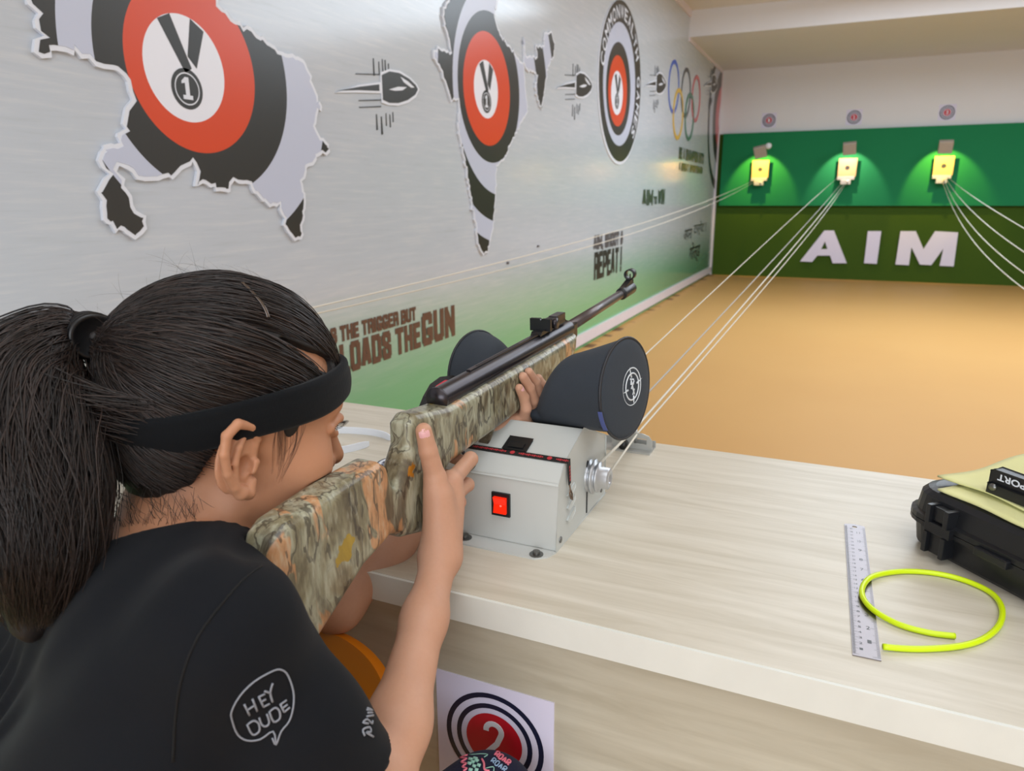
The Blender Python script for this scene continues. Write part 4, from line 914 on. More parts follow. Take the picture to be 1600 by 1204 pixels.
# black sight rail with lettering
ra, rb = on_plane(1546, 752, 2, TZ + 0.1005), on_plane(1600, 773, 2, TZ + 0.1005)
dd = (rb - ra) / np.linalg.norm(rb - ra); pn = np.array([dd[1], -dd[0], 0]); 
if pn[1] > 0: pn = -pn
LR = 0.115
rail = thing('sight_rail', 'black metal sight rail with white upside-down lettering, lying on the yellow cloth', 'rail', tuple(ra))
def rr_(a, b_, h): return tuple(ra + dd * a + np.array([0, 0, 1]) * b_ + pn * h)
MB().prism([(0.0, -0.006), (LR, -0.006), (LR, 0.017), (0.004, 0.017), (0.0, 0.014)], rr_, -0.012, 0.0).build('rail_body', MAT['black_plastic'], rail, bevel=0.0012)
MB().prism([(0.002, -0.010), (LR, -0.010), (LR, 0.0), (0.002, 0.0)], rr_, -0.014, 0.004).build('rail_foot', MAT['black_plastic'], rail, bevel=0.0015)
MB().lathe([(0.0, 0.0025), (0.004, 0.0022), (0.0045, 0)], rr_(0.008, -0.003, 0.004), pn, 12).build('screw', MAT['screw'], rail)
text_obj('lettering', 'STEYR SPORT', lambda a, b_: rr_(a, b_, 0.0008), (0.088, 0.0135, 0.009, 0.0055), MAT['white_print'], rail, 0.03)
MB().prism([(0.045, 0.016), (LR, 0.016), (LR, 0.030), (0.060, 0.030)], rr_, -0.018, -0.010).build('sight_block', MAT['zinc'], rail, bevel=0.002)

# ------------------------------------------------------------------ orange chair
ch = thing('plastic_chair', 'bright orange moulded plastic chair between the shooter and the bench', 'chair', (-0.528, 0.36, 0))
def chair_shell():
    V, Fc = [], []; nu, nv = 28, 64
    for j in range(nv + 1):
        t = j / nv
        for i in range(nu + 1):
            s_ = i / nu * 2 - 1
            if t < 0.4:
                q_ = t / 0.4; V.append((-0.528 + s_ * (0.17 - 0.05 * q_ ** 3), 0.14 + 0.36 * q_, 0.43 - 0.015 * math.sin(math.pi * q_) + 0.02 * s_ * s_))
            else:
                q_ = math.sin((t - 0.4) / 0.6 * math.pi / 2); e = (q_ - 0.58) / 0.425
                oval = 0.148 * max(0.0, 1 - abs(e) ** 3.2) ** (1 / 3.2) if abs(e) < 1 else 0.0
                wd_ = max(oval, 0.12 - 0.2 * q_, 0.012); V.append((-0.528 + s_ * wd_, 0.50 + 0.09 * q_ - 1.2 * (s_ * wd_) ** 2, 0.43 + 0.255 * q_ + 0.02 * s_ * s_ * (1 - q_)))
    for j in range(nv):
        for i in range(nu): k = j * (nu + 1) + i; Fc.append((k, k + 1, k + nu + 2, k + nu + 1))
    return V, Fc
V, Fc = chair_shell(); o = np_mesh('seat_shell', V, Fc, MAT['orange'], ch)
md = o.modifiers.new('thickness', 'SOLIDIFY'); md.thickness = 0.014; md.offset = 0
md = o.modifiers.new('round', 'BEVEL'); md.width = 0.004; md.segments = 3; md.limit_method = 'ANGLE'; md.angle_limit = 0.9
for sx_, sy_ in ((-1, 0), (1, 0), (-1, 1), (1, 1)):
    MB().tube([(-0.528 + sx_ * 0.15, 0.19 + sy_ * 0.27, 0.43), (-0.528 + sx_ * 0.19, 0.16 + sy_ * 0.33, 0.0)], [0.014, 0.012], 10).build('leg', plain('chair_leg_metal', (150, 150, 152), 0.35, 0.8), ch)
STOCK = [(-.338, -.020), (-.343, -.045), (-.365, -.0575), (-.431, -.070), (-.585, -.081), (-.65, -.082), (-.70, -.082), (-.742, -.083), (-.757, -.093), (-.775, -.124), (-.800, -.143), (-.836, -.131), (-.8586, -.115), (-.9073, -.1237), (-.9379, -.138), (-.976, -.156), (-1.010, -.172), (-1.026, -.10), (-1.024, -.060), (-1.014, -.040), (-1.000, -.0325), (-.945, -.0300), (-.8918, -.0300), (-.868, -.0305), (-.8555, -.040), (-.849, -.060), (-.8425, -.071), (-.834, -.062), (-.813, -.036), (-.811, -.012), (-.797, -.005), (-.737, -.0155)]
def stock_local(q):
    x, s, h = q[:, 0], q[:, 1], q[:, 2]
    w = np.interp(s, [-1.06, -0.95, -0.87, -0.845, -0.79, -0.74, -0.5, -0.34], [0.019, 0.0195, 0.019, 0.0155, 0.0165, 0.0205, 0.0215, 0.0195]).astype(np.float32)
    r = np.float32(0.0105); d2 = poly2d(s, h, STOCK) + r; dx = np.abs(x) - w + r
    return np.sqrt(np.maximum(d2, 0) ** 2 + np.maximum(dx, 0) ** 2) + np.minimum(np.maximum(d2, dx), 0) - r
def stock_world(p): return stock_local(to_rifle(p))
def camo_mat():
    m, nt, b = new_mat('woodland_print')
    v = coords(nt); vs = coords(nt, scale=(1.0, 1.0, 0.45))
    warp = N(nt, 'ShaderNodeTexNoise', i_Scale=9.0, i_Detail=2.0); nt.links.new(v, warp.inputs['Vector'])
    wv = N(nt, 'ShaderNodeVectorMath', operation='MULTIPLY_ADD'); nt.links.new(warp.outputs['Color'], wv.inputs[0]); wv.inputs[1].default_value = (0.07, 0.07, 0.07); nt.links.new(vs, wv.inputs[2]); W = wv.outputs[0]
    big = noise(nt, W, 22, 3, 0.55); fine = noise(nt, W, 120, 4, 0.65)
    br = ramp(nt, [(0.34, rgba((98, 88, 66))), (0.44, rgba((146, 138, 108))), (0.54, rgba((176, 176, 152))), (0.62, rgba((148, 138, 110))), (0.70, rgba((108, 98, 76)))]); nt.links.new(big, br.inputs[0]); c = br.outputs[0]
    c = mix(nt, math_n(nt, 'MULTIPLY', fine, 0.45), c, rgba((104, 94, 74)))
    # bark: flowing contour bands of a stretched noise, thin and broad
    st = coords(nt, scale=(1.0, 1.0, 0.34), rot=(0.35, 0, 0)); w2 = N(nt, 'ShaderNodeVectorMath', operation='MULTIPLY_ADD'); nt.links.new(warp.outputs['Color'], w2.inputs[0]); w2.inputs[1].default_value = (0.09, 0.09, 0.09); nt.links.new(st, w2.inputs[2]); W2_ = w2.outputs[0]
    cn = noise(nt, W2_, 17, 3, 0.5); fr = math_n(nt, 'FRACT', math_n(nt, 'MULTIPLY', cn, 9.0))
    bk = ramp(nt, [(0.0, (0, 0, 0)), (0.52, (0, 0, 0)), (0.58, (1, 1, 1)), (0.64, (0.25,) * 3), (0.74, (0.9,) * 3), (0.80, (0, 0, 0))]); nt.links.new(fr, bk.inputs[0])
    msk = ramp(nt, [(0.44, (0, 0, 0)), (0.56, (1, 1, 1))]); nt.links.new(noise(nt, v, 15, 2), msk.inputs[0])
    c = mix(nt, math_n(nt, 'MULTIPLY', bk.outputs[0], math_n(nt, 'ADD', math_n(nt, 'MULTIPLY', msk.outputs[0], 0.7), 0.25)), c, rgba((74, 62, 50)))
    # broad dark bark patches
    dp = ramp(nt, [(0.545, (0, 0, 0)), (0.575, (1, 1, 1))]); nt.links.new(noise(nt, W2_, 14, 4, 0.6), dp.inputs[0]); c = mix(nt, math_n(nt, 'MULTIPLY', dp.outputs[0], 0.75), c, mix(nt, fine, rgba((58, 50, 42)), rgba((120, 106, 88))))
    # orange streaks
    ov = N(nt, 'ShaderNodeVectorMath', operation='ADD'); nt.links.new(W2_, ov.inputs[0]); ov.inputs[1].default_value = (3.1, 1.7, 0.4)
    on = ramp(nt, [(0.585, (0, 0, 0)), (0.605, (1, 1, 1))]); nt.links.new(noise(nt, ov.outputs[0], 20, 3, 0.55, 0.5), on.inputs[0]); c = mix(nt, math_n(nt, 'MULTIPLY', on.outputs[0], 0.8), c, mix(nt, fine, rgba((178, 116, 70)), rgba((222, 170, 122))))
    # dark twigs
    tw = N(nt, 'ShaderNodeTexWave', i_Scale=16.0, i_Distortion=18.0, i_Detail=4.0, i_Detail_Scale=1.6); nt.links.new(st, tw.inputs['Vector'])
    tr = ramp(nt, [(0.0, (1, 1, 1)), (0.03, (1, 1, 1)), (0.07, (0, 0, 0))]); nt.links.new(tw.outputs['Fac'], tr.inputs[0]); c = mix(nt, math_n(nt, 'MULTIPLY', tr.outputs[0], 0.7), c, rgba((58, 50, 42)))
    sk = noise(nt, coords(nt, scale=(1, 1, 0.22), rot=(0.5, 0, 0)), 150, 3, 0.6); sr = ramp(nt, [(0.36, (1, 1, 1)), (0.50, (0, 0, 0))]); nt.links.new(sk, sr.inputs[0]); c = mix(nt, math_n(nt, 'MULTIPLY', sr.outputs[0], 0.5), c, rgba((84, 74, 58)))
    hr_ = ramp(nt, [(0.54, (0, 0, 0)), (0.66, (1, 1, 1))]); nt.links.new(sk, hr_.inputs[0]); c = mix(nt, math_n(nt, 'MULTIPLY', hr_.outputs[0], 0.3), c, rgba((204, 202, 180)))
    # leaves: sparse voronoi cells with ragged rims and a dark midrib
    rag = N(nt, 'ShaderNodeTexNoise', i_Scale=90.0, i_Detail=2.0); nt.links.new(v, rag.inputs['Vector'])
    rv = N(nt, 'ShaderNodeVectorMath', operation='MULTIPLY_ADD'); nt.links.new(rag.outputs['Color'], rv.inputs[0]); rv.inputs[1].default_value = (0.016, 0.016, 0.016); nt.links.new(v, rv.inputs[2])
    vo = N(nt, 'ShaderNodeTexVoronoi', i_Scale=21.0); nt.links.new(rv.outputs[0], vo.inputs['Vector'])
    lf = ramp(nt, [(0.36, (1, 1, 1)), (0.39, (0, 0, 0))]); nt.links.new(vo.outputs['Distance'], lf.inputs[0])
    pick = N(nt, 'ShaderNodeSeparateColor'); nt.links.new(vo.outputs['Color'], pick.inputs[0])
    pk = math_n(nt, 'GREATER_THAN', pick.outputs[0], 0.80)
    leafc = mix(nt, math_n(nt, 'GREATER_THAN', pick.outputs[1], 0.7), rgba((184, 152, 48)), rgba((200, 126, 36)))
    leafc = mix(nt, math_n(nt, 'MULTIPLY', fine, 0.7), leafc, rgba((116, 92, 30)))
    c = mix(nt, math_n(nt, 'MULTIPLY', lf.outputs[0], pk), c, leafc)
    nt.links.new(c, b.inputs['Base Color']); b.inputs['Roughness'].default_value = 0.28; b.inputs['Specular IOR Level'].default_value = 0.45
    return m
MAT['camo'] = camo_mat()
gun = thing('air_rifle', 'air rifle with woodland-camouflage stock and dark steel barrel, aimed by the girl', 'rifle', mat=RMAT)
def R_(x, s, h): return tuple(rl2w((x, s, h)))
V, Q = surface(stock_local, (-0.03, -1.07, -0.19), (0.03, -0.32, 0.015), 0.0022)
np_mesh('stock', np.array([rl2w(v) for v in V]), Q, MAT['camo'], gun)
MB().tube([R_(0, -0.735, -0.0095), R_(0, -0.34, -0.0125)], 0.0136, 28, False).lathe([(0.0118, 0), (0.0136, 0)], R_(0, -0.735, -0.0095), -RF, 28, False).build('compression_tube', MAT['gunmetal'], gun)
MB().lathe([(0.0118, 0.0), (0.0112, -0.004), (0.0, -0.004)], R_(0, -0.7352, -0.0095), -RF, 28, False).build('end_cap', MAT['black_plastic'], gun)
MB().tube([R_(0, -0.7355, -0.0095), R_(0, -0.7325, -0.0095)], 0.0141, 28, True).build('end_ring', MAT['gunmetal'], gun)
rib = MB().box((-0.0035, -0.66, 0.0025), (0.0035, -0.40, 0.0052), RMAT); rib.build('scope_rail', MAT['gunmetal'], gun, bevel=0.0008)
MB().box((-0.0012, -0.64, 0.0046), (0.0012, -0.52, 0.0056), RMAT).build('rail_groove', MAT['black_plastic'], gun)
MB().box((-0.0105, -0.372, -0.030), (0.0105, -0.318, -0.005), RMAT).build('breech_block', MAT['gunmetal'], gun, bevel=0.003)
MB().tube([R_(0, -0.345, -0.0125), R_(0, -0.06, -0.0055)], [0.0092, 0.0082], 24).build('barrel', MAT['barrel'], gun)
MB().tube([R_(0, -0.062, -0.0055), R_(0, -0.058, -0.0055), R_(0, 0.004, -0.004), R_(0, 0.008, -0.004)], [0.0105, 0.0118, 0.0118, 0.0105], 24).build('muzzle_collar', MAT['black_plastic'], gun)
fsb = MB().prism([(-0.055, 0.004), (-0.012, 0.0145), (-0.002, 0.0145), (0.002, 0.004)], lambda a, b_, h: R_(h, a, b_), -0.0055, 0.0055).build('front_sight', MAT['black_plastic'], gun, bevel=0.001)
hood = MB(); n_ = 28
for k, s_ in enumerate((-0.012, 0.006)): pass
hood.lathe([(0.0105, 0.0), (0.0105, 0.018), (0.0082, 0.018), (0.0082, 0.0), (0.0105, 0.0)], R_(0, -0.012, 0.0245), RF, n_).build('sight_hood', MAT['black_plastic'], fsb)
MB().box((-0.001, -0.004, 0.014), (0.001, -0.002, 0.025), RMAT).build('sight_post', MAT['black_plastic'], fsb)
rs = MB().prism([(-0.46, 0.003), (-0.455, 0.007), (-0.37, 0.010), (-0.36, 0.004)], lambda a, b_, h: R_(h, a, b_), -0.008, 0.008).build('rear_sight', MAT['black_plastic'], gun, bevel=0.001)
MB().prism([(-0.017, 0.006), (0.015, 0.006), (0.015, 0.0235), (0.002, 0.0235), (0.0, 0.021), (-0.002, 0.0235), (-0.017, 0.0235)], lambda a, b_, h: R_(a, h, b_), -0.442, -0.436).build('notch_plate', MAT['black_plastic'], rs, bevel=0.0006)
MB().box((-0.007, -0.435, 0.008), (0.009, -0.395, 0.018), RMAT).build('elevation_block', MAT['black_plastic'], rs, bevel=0.0012)
MB().lathe([(0, 0), (0.008, 0), (0.008, 0.006), (0, 0.006)], R_(0.009, -0.415, 0.012), RS, 18).build('adjuster_knob', MAT['gunmetal'], rs)
MB().box((-0.006, -0.40, 0.008), (0.008, -0.365, 0.0195), RMAT).build('elevation_block', MAT['gunmetal'], rs, bevel=0.0012)
gp = smooth_path([R_(0, -0.60, -0.078), R_(0, -0.622, -0.098), R_(0, -0.642, -0.115), R_(0, -0.675, -0.120), R_(0, -0.72, -0.114), R_(0, -0.760, -0.100)], 6)
Qg = []
for i, p in enumerate(gp):
    t = gp[min(i + 1, len(gp) - 1)] - gp[max(i - 1, 0)]; t /= np.linalg.norm(t); Qg.append((p, RS, np.cross(t, RS)))
strip(MB(), Qg, 0.0075, 0.0045).build('trigger_guard', MAT['camo'], gun, bevel=0.0012)
MB().tube(smooth_path([R_(0, -0.690, -0.080), R_(0, -0.684, -0.092), R_(0, -0.678, -0.101), R_(0, -0.672, -0.106)], 4), 0.0022, 8).build('trigger', MAT['gunmetal'], gun)
# ------------------------------------------------------------------ the girl
HP = np.array([-0.5081486, 0.48455, 0.97335]); HS = 1.055
HR = np.array([[0.887101671, 0.456000092, 0.071516022], [-0.459647024, 0.858586889, 0.227053227], [0.042133573, -0.234291424, 0.971252949]])
def hw(*l): return HP + HR @ (np.array(l, float) * HS)
def hl(p): return ((p - HP.astype(np.float32)) @ HR / HS).astype(np.float32)
CO, CR = np.array([0, -0.006, 0.03]), np.array([0.072, 0.096, 0.083])
def ear_parts(q, sx):
    E = np.array([0.0765 * sx, -0.010, -0.024]); b = np.array([0.24 * sx, -0.971, 0.0]); u = np.array([0.03 * sx, -0.10, 0.99]); nrm_ = -np.cross(b, u) * sx
    P = lambda x, y, o=0.0: E + (b * x + u * y) * 0.0116 + nrm_ * o
    d = chain(q, [P(-0.75, 0.35, -.003), P(-0.95, 1.6, -.001), P(-0.2, 2.65, .004), P(0.9, 2.8, .006), P(1.7, 2.0, .006), P(1.85, 0.7, .006), P(1.5, -0.7, .005), P(0.8, -1.7, .003), P(0.2, -2.2, .001), P(-0.45, -2.3, -.001), P(-0.75, -1.5, -.002)],
              [.0032, .0038, .0040, .0040, .0040, .0038, .0036, .0042, .0060, .0058, .0042], 0.0015)
    d = smin(d, chain(q, [P(0.70, -1.3, .002), P(0.92, 0.0, .0035), P(0.60, 1.1, .003), P(0.1, 1.8, .001)], [.0030, .0030, .0027, .0020], .002), 0.002)
    d = smin(d, ell(q, P(0.42, 0.15, -0.0030), (0.0040, 0.0185, 0.0285), np.stack([nrm_, b, u], 1)), 0.002)
    d = smin(d, cap(q, P(-0.80, -0.05, .001), P(-0.62, -0.65, .0015), .0038, .003), 0.002)
    return smax(d, -ell(q, P(0.02, -0.35, 0.0015), (0.0062, 0.0068, 0.0095), np.stack([nrm_, b, u], 1)), 0.0015)
def head_local(q):
    d = ell(q, CO, CR)
    d = smin(d, ell(q, (0, 0.030, -0.030), (0.0605, 0.060, 0.072)), 0.03)
    d = smin(d, chain(q, [(0.047, 0.0, -0.066), (0.024, 0.052, -0.086), (0, 0.072, -0.093)], [.018, .018, .017], .01), 0.02)
    d = smin(d, chain(q, [(-0.047, 0.0, -0.066), (-0.024, 0.052, -0.086), (0, 0.072, -0.093)], [.018, .018, .017], .01), 0.02)
    d = smin(d, cap(q, (-0.032, 0.073, 0.022), (0.032, 0.073, 0.022), .015), 0.015)
    for s in (1, -1):
        d = smin(d, ell(q, (0.041 * s, 0.055, -0.036), (0.024, 0.026, 0.026)), 0.02)
        d = smax(d, -ell(q, (0.034 * s, 0.098, 0.001), (0.017, 0.016, 0.010)), 0.012)
    mask = ((q[:, 1] > 0.06))
    if mask.any():
        k = q[mask]; e = d[mask]
        n_ = chain(k, [(0, 0.082, 0.012), (0, 0.094, -0.012), (0, 0.1045, -0.034)], [.007, .0078, .0098], .006)
        for s in (1, -1): n_ = smin(n_, np.linalg.norm(k - np.array([0.0105 * s, 0.094, -0.039], np.float32), axis=1) - 0.0075, 0.006)
        e = smin(e, n_, 0.008)
        e = smin(e, ell(k, (0, 0.082, -0.062), (0.026, 0.012, 0.014)), 0.012)
        e = smin(e, chain(k, [(-0.021, 0.080, -0.064), (-0.008, 0.0945, -0.0605), (0, 0.0945, -0.062), (0.008, 0.0945, -0.0605), (0.021, 0.080, -0.064)], [.0025, .005, .005, .005, .0025], .003), 0.003)
        e = smin(e, chain(k, [(-0.020, 0.080, -0.066), (0, 0.0925, -0.072), (0.020, 0.080, -0.066)], [.0025, .006, .0025], .003), 0.003)
        for s in (1, -1):
            e = smin(e, chain(k, [(0.0175 * s, 0.083, -0.001), (0.031 * s, 0.089, 0.0075), (0.0455 * s, 0.075, 0.000)], [.003, .0042, .003], .003), 0.004)
            e = smin(e, chain(k, [(0.0175 * s, 0.083, -0.002), (0.031 * s, 0.0865, -0.007), (0.0455 * s, 0.075, -0.001)], [.003, .0035, .003], .003), 0.004)
        d[mask] = e
    for s in (1, -1):
        mk = (q[:, 0] * s > 0.055) & (np.abs(q[:, 1] + 0.012) < 0.05) & (np.abs(q[:, 2] + 0.024) < 0.06)
        if mk.any(): d[mk] = smin(d[mk], ear_parts(q[mk], s), 0.004)
    return d
def head_world(p): return head_local(hl(p)) * np.float32(HS)
SH_R, EL_R, WR_R = at(346, 990, 0.535), at(588, 1262, 0.60), rpx(688, 868, 0.044)
SH_L, EL_L, WR_L = np.array([-0.585, 0.490, 0.795]), np.array([-0.497, 0.602, 0.712]), rpx(774, 676, -0.006)
NB = np.array([-0.520, 0.392, 0.845])
def hand(p, wrist, palm, fingers, wr):
    d = None
    for mcp, r in palm:
        c = cap(p, wrist, mcp, wr, r); d = c if d is None else smin(d, c, 0.012)
    fm = None
    for pts, rs in fingers:
        c = chain(p, pts, rs, 0.0025); fm = c if fm is None else smin(fm, c, 0.0012)
    return smin(d, fm, 0.006)
P_ = rpx
r_f = [.0088, .0082, .0076, .0066]
# right hand round the grip: thumb up the stock, index on the trigger, three fingers round the front
RH_PALM = [(P_(705, 752, .036), .0125), (P_(707, 775, .037), .0125), (P_(704, 797, .036), .0115), (P_(698, 816, .034), .0105), (P_(681, 752, .034), .0115), (P_(688, 775, .040), .0125)]
def rloc(x, s, h): return rl2w((x, s, h))
def wrap(mcp, pip, dx, hh, s0):
    return ([mcp, pip, rloc(0.004, s0, hh), rloc(-0.018, s0 - 0.018, hh - 0.002)], r_f)
RH_F = [([P_(705, 752, .036), P_(735, 717, .030), rloc(0.014, -0.699, -0.099), rloc(-0.004, -0.704, -0.093)], [.0095, .0088, .0076, .0068]),
        wrap(P_(707, 775, .037), P_(730, 757, .029), 0, -0.117, -0.733),
        wrap(P_(704, 797, .036), P_(717, 784, .028), 0, -0.131, -0.745),
        wrap(P_(698, 816, .034), P_(709, 807, .026), 0, -0.143, -0.762),
        ([P_(683, 800, .036), P_(679, 742, .033), P_(669, 704, .030), P_(662, 673, .027)], [.0125, .0112, .0098, .0086])]
# left hand under the fore-end, fingers up the right side
LH_PALM = [(P_(817, 658, .021), .0105), (P_(829, 649, .021), .0105), (P_(836, 640, .020), .0105), (P_(842, 630, .019), .0105), (P_(800, 664, .004), .013)]
f2 = [.0084, .0079, .0073, .0062]
LH_F = [([P_(817, 658, .021), P_(822, 638, .031), P_(819, 621, .0295), P_(811, 606, .0265)], [.0078, .0073, .0068, .0058]),
        ([P_(829, 649, .021), P_(833, 626, .0315), P_(827, 606, .030), P_(817, 588, .0265)], f2),
        ([P_(836, 640, .020), P_(841, 616, .0315), P_(836, 597, .030), P_(826, 581, .0265)], f2),
        ([P_(842, 630, .019), P_(848, 612, .0305), P_(846, 601, .030), P_(841, 591, .0265)], f2),
        ([P_(800, 664, .000), rloc(-0.024, -0.60, -0.085), rloc(-0.031, -0.575, -0.062), rloc(-0.030, -0.56, -0.040)], [.0115, .0105, .0092, .008])]
def arm(p, a, b, c, wr):
    m = b + (c - b) * 0.28
    d = chain(p, [a, (a + b) / 2, b], [.038, .034, .030], .02)
    return smin(d, chain(p, [b, m, b + (c - b) * 0.7, c], [.0275, .0270, .0203, wr], .02), 0.02)
def torso(p):
    d = chain(p, [SH_R, (SH_R + SH_L) / 2 + np.array([-.01, -.015, .0]), SH_L], [.048, .062, .048], .03)
    d = smin(d, chain(p, [(-0.475, 0.385, 0.79), (-0.475, 0.335, 0.66), (-0.48, 0.27, 0.53)], [.088, .096, .105], .04), 0.05)
    return d
def neck(p): return chain(p, [hw(0, -0.022, -0.035), hw(0.0, -0.030, -0.09), NB], [.052, .047, .052], .02)
def body(p):
    d = head_world(p)
    d = smin(d, neck(p), 0.022)
    d = smin(d, torso(p), 0.025)
    d = smin(d, arm(p, SH_R, EL_R, WR_R, .0185), 0.015); d = smin(d, arm(p, SH_L, EL_L, WR_L, .0185), 0.015)
    d = smin(d, hand(p, WR_R, RH_PALM, RH_F, .0170), 0.010); d = smin(d, hand(p, WR_L, LH_PALM, LH_F, .0165), 0.010)
    q = to_rifle(p); m = (np.abs(q[:, 0]) < 0.05) & (q[:, 1] > -1.09) & (q[:, 1] < -0.3) & (np.abs(q[:, 2] + 0.08) < 0.14)
    if m.any(): d[m] = smax(d[m], -(stock_local(q[m]) - 0.0006), 0.002)
    return d
def skin_mat():
    m, nt, b = new_mat('skin'); v = coords(nt)
    f = noise(nt, v, 22, 3); g = noise(nt, v, 260, 3, 0.6)
    c = mix(nt, f, rgba((190, 142, 114)), rgba((208, 162, 136)))
    hd = N(nt, 'ShaderNodeAttribute', attribute_name='face'); c = mix(nt, hd.outputs['Fac'], c, rgba((190, 136, 103)))
    nt.links.new(mix(nt, math_n(nt, 'MULTIPLY', g, 0.16), c, rgba((160, 100, 76))), b.inputs['Base Color'])
    b.inputs['Roughness'].default_value = 0.52; b.inputs['Specular IOR Level'].default_value = 0.35
    b.inputs['Subsurface Weight'].default_value = 0.12; b.inputs['Subsurface Radius'].default_value = (0.008, 0.003, 0.0015); b.inputs['Subsurface Scale'].default_value = 0.6
    bump(nt, b, noise(nt, v, 620, 2), 0.08, 0.0005); return m
MAT['skin'] = skin_mat()
girl = thing('person', 'girl with dark ponytail and black headband in a black T-shirt, aiming the camouflage rifle', 'person', (-0.5, 0.3, 0.45))
V, Q = surface(body, (-0.78, 0.12, 0.40), (-0.18, 0.95, 1.13), 0.0017)
hv = hl(V.astype(np.float32)); face = np.clip((hv[:, 2] + 0.17) / 0.06, 0, 1) * np.clip((0.19 - np.linalg.norm(hv, axis=1)) / 0.05, 0, 1)
np_mesh('body', V, Q, MAT['skin'], girl, attrs={'face': face})
# eyes
eye_m, nt, b = new_mat('eyeball'); tcn = N(nt, 'ShaderNodeTexCoord'); b.inputs['Roughness'].default_value = 0.1; b.inputs['Base Color'].default_value = rgba((232, 226, 222))
for s in (1, -1):
    eb = MB().lathe([(0.0119 * math.sin(a), -0.0119 * math.cos(a)) for a in np.linspace(0.0, math.pi, 15)], hw(0.0315 * s, 0.0765, 0.000), HR @ np.array([0, 1, 0]), 20).build('eyeball', eye_m, girl)
    MB().lathe([(0.0056, 0.0108), (0.0, 0.0122)], hw(0.0315 * s, 0.0765, 0.0), HR @ np.array([0, 1, 0]), 16).build('iris', plain('dark_iris', (52, 34, 24), 0.15), eb)
    ls = MB()
    for k in range(14):
        t = k / 13; x = (0.019 + 0.027 * t) * s; y = 0.0855 + 0.006 * math.sin(t * 3.1) - 0.010 * t * t; z = 0.001 + 0.004 * math.sin(t * 3.1)
        ls.tube([hw(x, y, z), hw(x + 0.0015 * s * t, y + 0.005, z - 0.0012), hw(x + 0.004 * s * t, y + 0.009, z + 0.001)], [0.0004, 0.0003, 0.00012], 4)
    ls.build('eyelash', plain('lash_black', (18, 14, 12), 0.5), girl)
# nails
MAT['nail'] = plain('pink_nail', (228, 172, 172), 0.35)
def nail(tip, prev, out, L=0.0048, W=0.0042, rad_=0.0075):
    t = (tip - prev) / np.linalg.norm(tip - prev); o = out - t * out.dot(t); o /= np.linalg.norm(o); s = np.cross(t, o); V, Fc = [], []
    for j in range(7):
        for i in range(7):
            a = (i / 6 - 0.5) * 1.75; b_ = (j / 6 - 0.5) * 2
            ww = math.sqrt(max(0.12, 1 - (0.86 * abs(b_)) ** 3)); V.append(tip - t * 0.0016 + t * (b_ * L) + s * (math.sin(a) * W * 1.15 * ww) + o * (rad_ * (0.965 + 0.03) - W * 0.8 * (1 - math.cos(a)) - 0.0014 * max(b_, 0) ** 2))
    for j in range(6):
        for i in range(6): k = j * 7 + i; Fc.append((k, k + 1, k + 8, k + 7))
    np_mesh('fingernail', V, Fc, MAT['nail'], girl)
tp_, pv_ = RH_F[4][0][3], RH_F[4][0][2]; nail(tp_, pv_, (CAM - tp_), 0.0062, 0.0064, 0.0089)
for k in range(4): tp_, pv_ = LH_F[k][0][3], LH_F[k][0][2]; nail(tp_, pv_, RS * 0.8 + np.array([0.3, -0.35, 0.4]), 0.0036, 0.0038, 0.0061)

